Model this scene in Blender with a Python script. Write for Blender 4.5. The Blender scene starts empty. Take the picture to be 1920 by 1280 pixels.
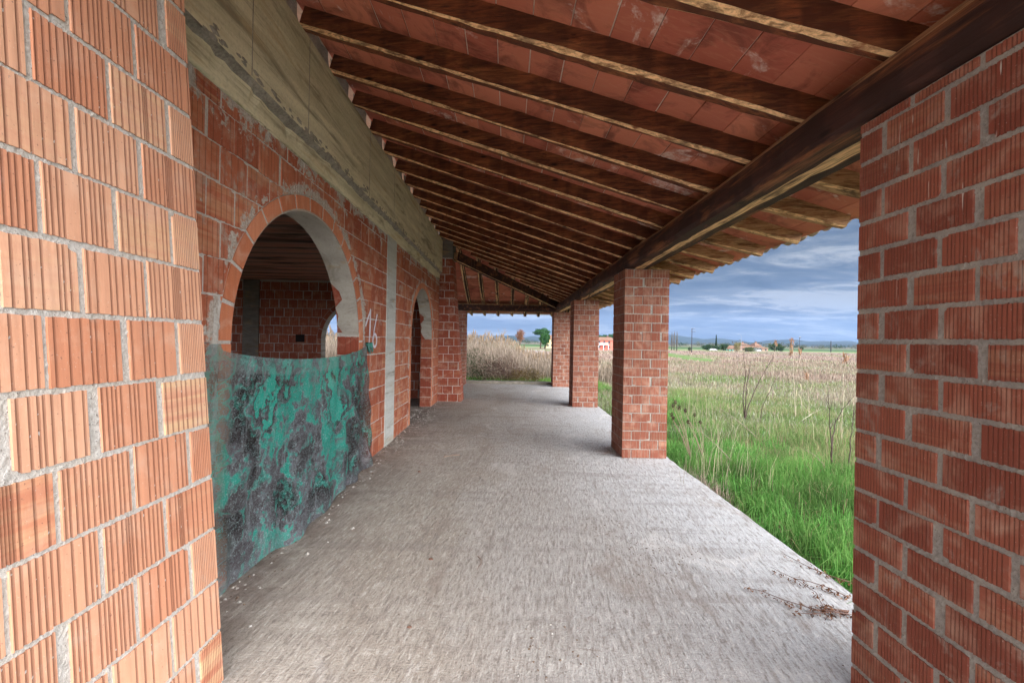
import bpy, math, random
import numpy as np
from mathutils import Vector, Matrix
random.seed(7); RNG = np.random.default_rng(11)
SC = bpy.context.scene; COL = SC.collection
# ------------------------------------------------------------------ camera, sky, sun, exposure
R_ = .018
cd = bpy.data.cameras.new('camera'); cam = bpy.data.objects.new('camera', cd); COL.objects.link(cam)
c_, s_ = math.cos(R_), math.sin(R_)
cam.matrix_world = Matrix(((c_, -s_, 0, 0), (0, 0, -1, 0), (s_, c_, 0, 1.67), (0, 0, 0, 1)))
cd.sensor_width = 36; cd.lens = 790 / 1920 * 36
cd.shift_x = 7 / 1920; cd.shift_y = -2 / 1920; cd.clip_start = .05; cd.clip_end = 20000
SC.camera = cam
SUN_EL, SUN_AZ = math.radians(26), math.radians(145)     # azimuth clockwise from +Y
sv = Vector((math.sin(SUN_AZ) * math.cos(SUN_EL), math.cos(SUN_AZ) * math.cos(SUN_EL), math.sin(SUN_EL)))
sl = bpy.data.lights.new('sun', 'SUN'); sl.energy = 1.5; sl.angle = math.radians(75); sl.color = (1, .965, .93)
so = bpy.data.objects.new('sun', sl); COL.objects.link(so)
so.rotation_euler = sv.to_track_quat('Z', 'Y').to_euler()
SC.view_settings.view_transform = 'Standard'; SC.view_settings.look = 'None'
SC.view_settings.exposure = 2.12; SC.view_settings.gamma = 1


class G:
    """tiny node helper"""
    def __init__(s, nt): s.nt = nt
    def n(s, t, a=None, **kw):
        nd = s.nt.nodes.new(t)
        for k, v in (a or {}).items(): setattr(nd, k, v)
        for k, v in kw.items():
            k = int(k[1:]) if k[0] == '_' and k[1:].isdigit() else k.replace('_', ' ')
            i = nd.inputs[k]
            if hasattr(v, 'is_output'): s.nt.links.new(v, i)
            else: i.default_value = v
        return nd
    def math(s, op, a, b=0.0, c=None, clamp=False):
        kw = dict(_0=a, _1=b)
        if c is not None: kw['_2'] = c
        return s.n('ShaderNodeMath', dict(operation=op, use_clamp=clamp), **kw).outputs[0]
    def mix(s, f, a, b, bt='MIX'):
        nd = s.n('ShaderNodeMix', dict(data_type='RGBA', blend_type=bt, clamp_factor=True))
        for i, v in ((0, f), (6, a), (7, b)):
            if hasattr(v, 'is_output'): s.nt.links.new(v, nd.inputs[i])
            else: nd.inputs[i].default_value = v if i == 0 else (*v[:3], 1)
        return nd.outputs[2]
    def noise(s, vec, sc, det=4, rough=.55, dist=0, out=0):
        return s.n('ShaderNodeTexNoise', None, Vector=vec, Scale=sc, Detail=det, Roughness=rough, Distortion=dist).outputs[out]
    def scale(s, vec, x, y, z):
        return s.n('ShaderNodeVectorMath', dict(operation='MULTIPLY'), _0=vec, _1=(x, y, z)).outputs[0]
    def ramp(s, f, *st):
        nd = s.n('ShaderNodeValToRGB', None, Fac=f); el = nd.color_ramp.elements
        while len(el) < len(st): el.new(.5)
        for e, (p, c) in zip(el, st):
            e.position = p; e.color = (c, c, c, 1) if not hasattr(c, '__len__') else (*c, 1)
        return nd.outputs[0]
    def mr(s, f, a, b, c=0.0, d=1.0):
        return s.n('ShaderNodeMapRange', None, _0=f, _1=a, _2=b, _3=c, _4=d).outputs[0]
    def obj(s): return s.n('ShaderNodeTexCoord').outputs['Object']
    def attr(s, name): return s.n('ShaderNodeAttribute', dict(attribute_name=name))
    def sep(s, c): return s.n('ShaderNodeSeparateColor', None, Color=c).outputs
    def xyz(s, c): return s.n('ShaderNodeSeparateXYZ', None, Vector=c).outputs
    def bump(s, h, st, dist=.01, nrm=None):
        kw = dict(Height=h, Strength=st, Distance=dist)
        if nrm is not None: kw['Normal'] = nrm
        return s.n('ShaderNodeBump', None, **kw).outputs[0]


def newmat(name):
    m = bpy.data.materials.new(name); m.use_nodes = True
    nt = m.node_tree; b = nt.nodes['Principled BSDF']; b.inputs['Roughness'].default_value = .9
    b.inputs['Specular IOR Level'].default_value = .25
    return m, G(nt), b


def setb(g, b, **kw):
    for k, v in kw.items():
        i = b.inputs[k.replace('_', ' ')]
        if hasattr(v, 'is_output'): g.nt.links.new(v, i)
        else: i.default_value = v if not (hasattr(v, '__len__') and len(v) == 3) else (*v, 1)


def world():
    w = bpy.data.worlds.new('World'); SC.world = w; w.use_nodes = True
    nt = w.node_tree; g = G(nt); bg = nt.nodes['Background']; bg.inputs[1].default_value = .05
    sky = g.n('ShaderNodeTexSky', dict(sky_type='NISHITA', sun_disc=False, sun_elevation=SUN_EL, sun_rotation=SUN_AZ,
              air_density=1.0, dust_density=1.0, ozone_density=2.0)).outputs[0]
    d = g.n('ShaderNodeTexCoord').outputs['Generated']
    x, y, z = g.xyz(d)[:3]
    zz = g.math('ADD', g.math('MAXIMUM', z, 0.0), .10)
    u = g.math('DIVIDE', x, zz); v = g.math('DIVIDE', y, zz)
    p = g.n('ShaderNodeCombineXYZ', None, X=g.math('MULTIPLY', u, .55), Y=g.math('MULTIPLY', v, 1.0), Z=0.0).outputs[0]
    n1 = g.noise(p, .75, 7, .60, .5)
    n2 = g.noise(p, 2.6, 8, .70, 1.0)
    n3 = g.noise(p, .23, 3, .5, .2)
    f = g.math('ADD', g.math('ADD', g.math('MULTIPLY', n1, .52), g.math('MULTIPLY', n2, .38)), g.math('MULTIPLY', n3, .25))
    cl = g.ramp(f, (.485, (.26, .42, .70)), (.54, (.48, .66, .95)), (.585, (.92, 1.08, 1.30)), (.63, (2.0, 2.12, 2.25)))
    # paler band just over the hills
    hz = g.mr(z, .0, .05, .35, 0.0)
    cl = g.mix(hz, cl, (.9, 1.3, 1.9))
    # brighter cloud toward the veiled sun (south-east)
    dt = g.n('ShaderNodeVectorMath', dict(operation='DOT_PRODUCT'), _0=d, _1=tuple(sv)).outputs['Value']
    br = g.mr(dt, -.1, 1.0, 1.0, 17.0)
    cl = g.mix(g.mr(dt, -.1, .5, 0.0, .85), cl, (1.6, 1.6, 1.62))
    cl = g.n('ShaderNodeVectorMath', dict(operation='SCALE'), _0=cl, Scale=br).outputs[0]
    skym = g.n('ShaderNodeVectorMath', dict(operation='SCALE'), _0=sky, Scale=.10).outputs[0]
    cov = g.mr(f, .36, .5, .75, 1.0)
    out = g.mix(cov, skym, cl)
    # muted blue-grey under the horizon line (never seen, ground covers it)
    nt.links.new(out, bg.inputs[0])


world()

# ------------------------------------------------------------------ tags and mesh helpers


def tag(o, label=None, cat=None, group=None, kind=None):
    if label: o['label'] = label
    if cat: o['category'] = cat
    if group: o['group'] = group
    if kind: o['kind'] = kind
    return o


def empty(name, loc, label, cat, group=None, parent=None):
    o = bpy.data.objects.new(name, None); COL.objects.link(o); o.location = loc; o.empty_display_size = .2
    if parent: o.parent = parent
    return tag(o, label, cat, group)


def wloc(p):
    """world place of a parent: meshes are built in world space, empties carry a location"""
    if p.type == 'MESH': return Vector((0, 0, 0))
    l = Vector(p.location)
    while p.parent: p = p.parent; l += Vector(p.location)
    return l


class Acc:
    """collects polygons with a material slot and a tint per face"""
    def __init__(s): s.v = []; s.f = []; s.m = []; s.t = []
    def add(s, vs, fs, mi=0, t=(.5, .5, 0)):
        b = len(s.v); s.v.extend(vs)
        for f in fs: s.f.append(tuple(b + i for i in f)); s.m.append(mi); s.t.append(t)
    def quad(s, a, b, c, d, mi=0, t=(.5, .5, 0)): s.add([a, b, c, d], [(0, 1, 2, 3)], mi, t)
    def box(s, x0, x1, y0, y1, z0, z1, mi=0, t=(.5, .5, 0)):
        s.add([(x0, y0, z0), (x1, y0, z0), (x1, y1, z0), (x0, y1, z0), (x0, y0, z1), (x1, y0, z1), (x1, y1, z1), (x0, y1, z1)],
              [(0, 3, 2, 1), (4, 5, 6, 7), (0, 1, 5, 4), (1, 2, 6, 5), (2, 3, 7, 6), (3, 0, 4, 7)], mi, t)
    def tube(s, pts, rads, n=6, mi=0, t=(.5, .5, 0)):
        b = len(s.v); P = [Vector(p) for p in pts]
        for i, p in enumerate(P):
            d = (P[min(i + 1, len(P) - 1)] - P[max(i - 1, 0)]); d = d.normalized() if d.length > 1e-9 else Vector((0, 0, 1))
            a = Vector((1, 0, 0)) if abs(d.x) < .8 else Vector((0, 1, 0))
            e1 = d.cross(a).normalized(); e2 = d.cross(e1)
            for k in range(n):
                w = 2 * math.pi * k / n; s.v.append(tuple(p + (e1 * math.cos(w) + e2 * math.sin(w)) * rads[i]))
        for i in range(len(P) - 1):
            for k in range(n):
                s.f.append((b + i * n + k, b + i * n + (k + 1) % n, b + (i + 1) * n + (k + 1) % n, b + (i + 1) * n + k)); s.m.append(mi); s.t.append(t)
        s.f.append(tuple(b + k for k in range(n))[::-1]); s.m.append(mi); s.t.append(t)
        s.f.append(tuple(b + (len(P) - 1) * n + k for k in range(n))); s.m.append(mi); s.t.append(t)
    def build(s, name, mats, parent=None, smooth=False):
        me = bpy.data.meshes.new(name)
        me.from_pydata(s.v, [], s.f)
        if not isinstance(mats, (list, tuple)): mats = [mats]
        for m in mats: me.materials.append(m)
        me.polygons.foreach_set('material_index', s.m)
        a = me.attributes.new('tint', 'FLOAT_COLOR', 'FACE')
        arr = np.ones((len(s.f), 4), np.float32); arr[:, :3] = np.array(s.t, np.float32); a.data.foreach_set('color', arr.ravel())
        if smooth: me.polygons.foreach_set('use_smooth', [True] * len(s.f))
        me.update()
        o = bpy.data.objects.new(name, me); COL.objects.link(o)
        if parent:
            o.parent = parent; o.matrix_parent_inverse = Matrix.Translation(-wloc(parent))
        return o


def np_mesh(name, V, T, colr, mats, parent=None, mi=None):
    """triangle mesh from arrays, colour per vertex"""
    me = bpy.data.meshes.new(name)
    me.vertices.add(len(V)); me.vertices.foreach_set('co', V.astype(np.float32).ravel())
    n = len(T); me.loops.add(n * 3); me.loops.foreach_set('vertex_index', T.astype(np.int32).ravel())
    me.polygons.add(n); me.polygons.foreach_set('loop_start', np.arange(n, dtype=np.int32) * 3)
    me.polygons.foreach_set('loop_total', np.full(n, 3, np.int32))
    if not isinstance(mats, (list, tuple)): mats = [mats]
    for m in mats: me.materials.append(m)
    if mi is not None: me.polygons.foreach_set('material_index', mi.astype(np.int32))
    me.update(calc_edges=True)
    a = me.attributes.new('vcol', 'FLOAT_COLOR', 'POINT')
    arr = np.ones((len(V), 4), np.float32); arr[:, :3] = colr; a.data.foreach_set('color', arr.ravel())
    me.validate()
    o = bpy.data.objects.new(name, me); COL.objects.link(o)
    if parent:
        o.parent = parent; o.matrix_parent_inverse = Matrix.Translation(-wloc(parent))
    return o


# ------------------------------------------------------------------ materials
def brick_mat(name, ca, cb, cream=.25, groove=.45, smear=.0, dark=0.0, band=1.0, gcol=(.10, .035, .02), arch=False, drip=False):
    m, g, b = newmat(name)
    t = g.sep(g.attr('tint').outputs['Color']); r, h, gr = t[0], t[1], t[2]
    p = g.obj()
    base = g.mix(r, ca, cb)
    # horizontal firing bands inside some blocks
    off = g.n('ShaderNodeCombineXYZ', None, X=0.0, Y=0.0, Z=g.math('MULTIPLY', h, 7.3)).outputs[0]
    pb = g.n('ShaderNodeVectorMath', dict(operation='ADD'), _0=g.scale(p, 1.2, 1.2, 26), _1=off).outputs[0]
    bands = g.noise(pb, 1.0, 3, .6, .3)
    lim = g.mr(h, .55, .95, 0.0, 1.0)
    base = g.mix(g.math('MULTIPLY', g.ramp(bands, (.45, 0.), (.62, 1.)), g.math('MULTIPLY', lim, cream * band)), base, (.66, .46, .27))
    base = g.mix(g.math('MULTIPLY', g.ramp(bands, (.30, 1.), (.45, 0.)), g.math('MULTIPLY', lim, .5 * band)), base, (.40, .12, .08))
    # vertical ribs of colour from the die, large mottling, specks
    vr = g.noise(g.scale(p, 42, 42, 1.6), 1.0, 3, .6)
    base = g.mix(g.mr(vr, .35, .7, 0.0, .5), base, g.mix(.5, base, (.17, .06, .035), 'MIX'))
    mo = g.noise(p, 6.5, 5, .6, .4)
    base = g.mix(g.mr(mo, .5, .75, 0.0, .45), base, (.62, .42, .31))
    sp = g.noise(p, 95, 2, .5)
    base = g.mix(g.mr(sp, .69, .74, 0.0, .6), base, (.12, .06, .05))
    sp2 = g.noise(p, 130, 2, .5)
    base = g.mix(g.mr(sp2, .68, .74, 0.0, .45), base, (.6, .5, .42))
    base = g.mix(g.math('MULTIPLY', gr, groove), base, gcol)
    if smear:
        s1 = g.noise(p, 4.2, 6, .68, .5); s2 = g.noise(g.scale(p, 1, 1, .5), 16, 5, .7)
        ms = g.math('MULTIPLY', g.mr(s1, .57, .66, 0.0, 1.0), g.mr(s2, .42, .56, 0.0, 1.0))
        base = g.mix(g.math('MULTIPLY', ms, smear), base, (.36, .32, .27))
    if drip:
        Zd = g.xyz(p)[2]
        dn = g.noise(g.scale(p, 38, 38, 2.6), 1.0, 3, .6, .2)
        base = g.mix(g.math('MULTIPLY', g.mr(dn, .665, .69, 0.0, .85), g.mr(g.math('ADD', Zd, g.math('MULTIPLY', g.noise(p, 1.3, 2, .5), 1.4)), 2.5, 3.1, .12, 1.0)), base, (.58, .50, .43))
    if arch:
        # mortar trowelled round the arch heads and up under the ring beam
        X_, Y_, Z_ = g.xyz(p)[:3]
        am = 0.0
        for c0, r0, s0 in ((4.08, 1.23, 1.62), (9.255, 1.115, 1.655)):
            dy = g.math('SUBTRACT', Y_, c0); dz = g.math('MAXIMUM', g.math('SUBTRACT', Z_, s0), 0.0)
            rr = g.math('SQRT', g.math('ADD', g.math('MULTIPLY', dy, dy), g.math('MULTIPLY', dz, dz)))
            dd = g.math('ABSOLUTE', g.math('SUBTRACT', rr, r0 + .165))
            am = g.math('MAXIMUM', am, g.mr(dd, .0, .13, 1.0, 0.0))
        am = g.math('MAXIMUM', am, g.mr(Z_, 2.98, 3.25, 0.0, .95))
        nz = g.math('ADD', g.math('MULTIPLY', g.noise(p, 5, 5, .65, .4), .7), g.math('MULTIPLY', g.noise(p, 24, 4, .7), .3))
        mk = g.mr(g.math('ADD', g.math('MULTIPLY', am, .30), g.math('MULTIPLY', g.math('SUBTRACT', nz, .5), 1.7)), .21, .27, 0.0, .9)
        base = g.mix(mk, base, g.mix(g.mr(g.noise(p, 70, 4, .6), .4, .6, 0.0, 1.0), (.30, .27, .235), (.47, .44, .39)))
    if dark:
        base = g.mix(dark, base, (.03, .012, .01))
    hb = g.math('ADD', g.math('MULTIPLY', g.noise(p, 60, 4, .6), .5), g.math('MULTIPLY', vr, .6))
    setb(g, b, Base_Color=base, Normal=g.bump(hb, .5, .004), Roughness=.88)
    return m


def mortar_mat(name='mortar', a=(.38, .355, .325), c=(.60, .575, .54)):
    m, g, b = newmat(name); p = g.obj()
    n1 = g.noise(p, 55, 6, .7); n2 = g.noise(p, 7, 4, .6)
    base = g.mix(g.mr(n1, .35, .65, 0.0, 1.0), a, c)
    base = g.mix(g.mr(n2, .45, .7, 0.0, .5), base, (.50, .45, .38))
    base = g.mix(g.mr(g.noise(p, 110, 3, .6), .62, .68, 0.0, .8), base, (.11, .09, .08))
    setb(g, b, Base_Color=base, Normal=g.bump(n1, 1.0, .012), Roughness=.95)
    return m


def concrete_mat(name, ca, cb, stain=(.16, .13, .09), board=True, sc=1.0):
    m, g, b = newmat(name); p = g.obj()
    n = g.noise(g.scale(p, 1.2, .35, 3.4), 3 * sc, 6, .62, .3); f = g.noise(p, 40, 5, .65)
    base = g.mix(g.mr(n, .32, .68, 0.0, 1.0), ca, cb)
    base = g.mix(g.mr(f, .5, .75, 0.0, .4), base, (.20, .18, .15))
    st = g.noise(g.scale(p, 1, .3, 2.2), 2.3 * sc, 5, .7, .6)
    base = g.mix(g.mr(st, .53, .66, 0.0, .8), base, stain)
    yl = g.noise(g.scale(p, 1, .3, 3), 3.1, 4, .6, .4)
    base = g.mix(g.mr(yl, .57, .7, 0.0, .5), base, (.42, .27, .12))
    h = g.math('ADD', f, g.math('MULTIPLY', n, 1.0))
    if board:
        z = g.xyz(p)[2]
        zf = g.math('FRACT', g.math('MULTIPLY', g.math('ADD', z, .12), 7.7))
        ln = g.mr(g.math('ABSOLUTE', g.math('SUBTRACT', zf, .5)), .47, .5, 0.0, 1.0)
        wob = g.mr(g.noise(g.scale(p, 1, .8, .4), 2.2, 3, .6), .45, .6, 0.0, .7)
        base = g.mix(g.math('MULTIPLY', ln, wob), base, (.10, .085, .06))
        grain = g.noise(g.scale(p, 6, 1.2, 70), 1.0, 4, .7)
        h = g.math('ADD', h, g.math('MULTIPLY', grain, .5))
    setb(g, b, Base_Color=base, Normal=g.bump(h, .6, .008), Roughness=.93)
    return m


def wood_mat(name, ax=0, dark=(.035, .013, .009), mid=(.27, .082, .033), light=(.95, .60, .31)):
    """tint.r > .5 : worn raw edge; ax = grain axis"""
    m, g, b = newmat(name); p = g.obj()
    t = g.sep(g.attr('tint').outputs['Color']); lf, rnd, sd = t[0], t[1], t[2]
    off = g.n('ShaderNodeCombineXYZ', None, X=g.math('MULTIPLY', rnd, 9.1), Y=g.math('MULTIPLY', rnd, 5.7), Z=0.0).outputs[0]
    q = g.n('ShaderNodeVectorMath', dict(operation='ADD'), _0=p, _1=off).outputs[0]
    S = [9, 30, 30]; S2 = [1.3, 9, 9]
    if ax == 1: S = [30, 9, 30]; S2 = [9, 1.3, 9]
    S = [s * (.16 if i == ax else 1) for i, s in enumerate(S)]
    gn = g.noise(g.scale(q, *S), 1.6, 6, .7, .6)
    S3 = [9, 1.6, 1.6] if ax == 0 else [1.6, 9, 1.6]
    bl = g.noise(g.scale(q, *S3), .62, 2, .5, .15)                    # repeating dark brush marks
    bl2 = g.noise(g.scale(q, *S2), 1.0, 5, .65, .5)
    base = g.mix(g.mr(gn, .35, .65, 0.0, 1.0), dark, mid)
    base = g.mix(g.math('MULTIPLY', g.mr(bl, .45, .56, 0.0, .95), g.mr(rnd, 0.0, 1.0, .25, 1.0)), base, dark)
    base = g.mix(g.mr(rnd, 0.0, 1.0, 0.0, .25), base, mid)
    base = g.mix(g.math('MULTIPLY', g.mr(bl2, .52, .66, 0.0, .6), g.mr(gn, .4, .6, .3, 1.0)), base, (.42, .16, .06))
    # worn edge
    lg = g.mix(g.mr(gn, .42, .62, 0.0, 1.0), light, (.34, .18, .085))
    rot = g.math('MULTIPLY', g.mr(bl2, .34, .46, 1.0, 0.0), .85)
    lg = g.mix(rot, lg, (.045, .026, .018))
    wm = g.math('MULTIPLY', lf, g.mr(g.noise(g.scale(q, *S2), 1.7, 5, .65), .30, .44, 0.0, 1.0))
    base = g.mix(wm, base, lg)
    # knots
    vo = g.n('ShaderNodeTexVoronoi', dict(feature='F1'), Vector=g.scale(q, *([2.2, 6, 6] if ax == 0 else [6, 2.2, 6])), Scale=1.0).outputs['Distance']
    base = g.mix(g.mr(vo, .05, .13, .9, 0.0), base, (.012, .006, .005))
    setb(g, b, Base_Color=base, Normal=g.bump(gn, .8, .01), Roughness=.72)
    return m


def tile_mat():
    m, g, b = newmat('terracotta_tile'); p = g.obj()
    t = g.sep(g.attr('tint').outputs['Color'])
    base = g.mix(t[0], (.44, .12, .075), (.66, .235, .14))
    n = g.noise(p, 3.2, 6, .62, .8)
    base = g.mix(g.mr(n, .50, .64, 0.0, .7), base, (.17, .05, .035))
    n0 = g.noise(g.scale(p, 1, 5, 1), 9, 5, .65, .3)
    base = g.mix(g.mr(n0, .5, .72, 0.0, .4), base, (.60, .26, .15))
    w = g.noise(p, 1.35, 6, .7, 1.2); w2 = g.noise(p, 14, 5, .7)
    ef = g.math('MULTIPLY', g.mr(w, .575, .63, 0.0, 1.0), g.mr(w2, .40, .6, 0.15, 1.0))
    base = g.mix(g.math('MULTIPLY', ef, .7), base, (.80, .68, .60))
    setb(g, b, Base_Color=base, Normal=g.bump(g.noise(p, 30, 5, .6), .4, .006), Roughness=.85)
    return m


def floor_mat():
    m, g, b = newmat('rough_concrete_floor'); p = g.obj()
    x, y, z = g.xyz(p)[:3]
    nl = g.noise(g.scale(p, .9, .35, 1), 1.3, 5, .6, .5)
    fine = g.noise(p, 110, 3, .7)
    grit = g.n('ShaderNodeTexVoronoi', dict(feature='F1'), Vector=p, Scale=85.0).outputs['Distance']
    rot = g.n('ShaderNodeMapping', None, Vector=p, Rotation=(0, 0, .12)).outputs[0]
    stk = g.math('ADD', g.math('MULTIPLY', g.noise(g.scale(rot, 44, 9, 1), 1.0, 5, .7, .25), .72), g.math('MULTIPLY', g.noise(p, 55, 4, .7, .3), .28))            # broken broom streaks
    stk2 = g.noise(g.scale(rot, 16, 1.3, 1), 1.0, 4, .6, .3)
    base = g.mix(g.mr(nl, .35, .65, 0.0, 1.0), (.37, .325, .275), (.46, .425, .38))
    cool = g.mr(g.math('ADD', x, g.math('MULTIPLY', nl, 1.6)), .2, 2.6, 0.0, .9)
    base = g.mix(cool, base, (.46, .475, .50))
    base = g.mix(g.mr(stk, .50, .60, 0.0, .7), base, (.21, .18, .16))
    base = g.mix(g.mr(stk, .38, .46, .5, 0.0), base, (.70, .675, .645))
    base = g.mix(g.mr(fine, .58, .68, 0.0, .7), base, (.15, .125, .11))
    base = g.mix(g.mr(g.noise(p, 75, 3, .6), .65, .71, 0.0, .7), base, (.74, .71, .68))
    base = g.mix(g.math('MULTIPLY', g.mr(stk2, .52, .66, 0.0, .5), g.mr(g.noise(p, 1.1, 3, .6), .42, .6, 0.1, 1.0)), base, (.24, .21, .19))
    # damp marks lying across the porch, blotches, washed pale spots
    rd = g.noise(g.scale(p, .12, 2.3, 1), 2.0, 4, .6, .2)
    rm = g.math('MULTIPLY', g.mr(rd, .54, .61, 0.0, 1.0), g.mr(g.noise(p, .8, 3, .5), .42, .56, 0.0, 1.0))
    base = g.mix(g.math('MULTIPLY', rm, .3), base, (.22, .19, .175))
    blt = g.noise(g.scale(p, 1, .7, 1), 1.5, 6, .7, .9)
    base = g.mix(g.mr(blt, .56, .68, 0.0, .55), base, (.27, .22, .185))
    base = g.mix(g.mr(blt, .30, .42, .45, 0.0), base, (.68, .66, .64))
    crk = g.noise(g.scale(p, 2.2, 5, 1), 2.3, 6, .75, .5)
    base = g.mix(g.mr(crk, .62, .68, 0.0, .55), base, (.19, .14, .11))
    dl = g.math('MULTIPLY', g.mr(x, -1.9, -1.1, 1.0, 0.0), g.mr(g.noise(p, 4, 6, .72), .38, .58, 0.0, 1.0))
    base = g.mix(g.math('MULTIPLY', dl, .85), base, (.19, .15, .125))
    h = g.math('ADD', g.math('MULTIPLY', stk, 1.7), g.math('MULTIPLY', fine, .5))
    h = g.math('ADD', g.math('ADD', h, g.math('MULTIPLY', stk2, .35)), g.math('MULTIPLY', grit, .2))
    nb = g.bump(g.math('MULTIPLY', rd, 1.0), .5, .02)
    setb(g, b, Base_Color=base, Normal=g.bump(h, .8, .009, nb), Roughness=.9)
    return m


def vcol_mat(name, trans=.35, var=.0, bump=0):
    m, g, b = newmat(name)
    c = g.attr('vcol').outputs['Color']
    if var:
        n = g.noise(g.obj(), var, 5, .65)
        c = g.mix(g.mr(n, .35, .65, 0.0, .6), c, g.mix(.5, c, (.02, .02, .01)))
    setb(g, b, Base_Color=c, Roughness=.8)
    if trans:
        tr = g.n('ShaderNodeBsdfTranslucent', None, Color=c).outputs[0]
        ms = g.n('ShaderNodeMixShader', None, Fac=trans, _1=b.outputs[0], _2=tr).outputs[0]
        g.nt.links.new(ms, g.nt.nodes['Material Output'].inputs[0])
    return m


def plain(name, col, rough=.8, col2=None, sc=5):
    m, g, b = newmat(name)
    if col2:
        n = g.noise(g.obj(), sc, 5, .65)
        setb(g, b, Base_Color=g.mix(g.mr(n, .35, .65, 0.0, 1.0), col, col2))
    else: setb(g, b, Base_Color=col)
    setb(g, b, Roughness=rough)
    return m


M_near = brick_mat('salmon_block', (.52, .22, .125), (.63, .35, .225), cream=.9, groove=.66, smear=.25)
M_wall = brick_mat('orange_block', (.30, .075, .038), (.43, .14, .07), cream=.35, groove=.5, smear=.8, arch=True)
M_ring = brick_mat('arch_tile', (.46, .15, .07), (.58, .23, .125), cream=.3, groove=.4, smear=.15)
M_pil = brick_mat('red_block', (.21, .054, .034), (.30, .088, .054), cream=.35, groove=.55, smear=.5, band=.5, drip=True)
M_pil2 = brick_mat('brown_block', (.19, .058, .036), (.28, .10, .064), cream=.3, groove=.7, smear=.3, band=.5, gcol=(.38, .25, .19))
M_butt = brick_mat('deep_red_block', (.25, .052, .03), (.34, .088, .048), cream=.2, groove=.5, smear=.35)
M_in = brick_mat('inner_block', (.30, .075, .045), (.40, .12, .07), cream=.15, groove=.4, smear=.35)
M_mort = mortar_mat(); M_mortg = mortar_mat('mortar_pillar', (.25, .225, .20), (.40, .37, .34))
M_band = concrete_mat('formwork_concrete', (.50, .44, .29), (.74, .67, .47), stain=(.22, .18, .12))
M_post = concrete_mat('smooth_concrete', (.42, .42, .39), (.52, .53, .50), board=False)
M_dcon = concrete_mat('dark_concrete', (.14, .125, .11), (.23, .21, .19), board=False)
M_plast = concrete_mat('arch_plaster', (.34, .31, .27), (.46, .43, .38), board=False, sc=.7)
M_wx = wood_mat('stained_wood', 0); M_wy = wood_mat('stained_beam_wood', 1, dark=(.026, .013, .011), mid=(.075, .031, .024), light=(.90, .56, .29))
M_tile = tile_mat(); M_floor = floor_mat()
M_grout = plain('tile_grout', (.62, .50, .40), .95, (.75, .64, .53), 20)
M_gran = mortar_mat('honeycomb_concrete', (.16, .14, .115), (.33, .30, .25))
M_cop = plain('weathered_roof_tile', (.45, .34, .25), .9, (.26, .19, .14), 9)
M_veg = vcol_mat('leaf_blades'); M_stalk = vcol_mat('dry_stalks', .15); M_bark = vcol_mat('bare_twigs', 0)


# ------------------------------------------------------------------ block-work generator
def vadd(O, U, V, N, u, v, n):
    return (O[0] + U[0] * u + V[0] * v + N[0] * n, O[1] + U[1] * u + V[1] * v + N[1] * n, O[2] + U[2] * u + V[2] * v + N[2] * n)


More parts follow.
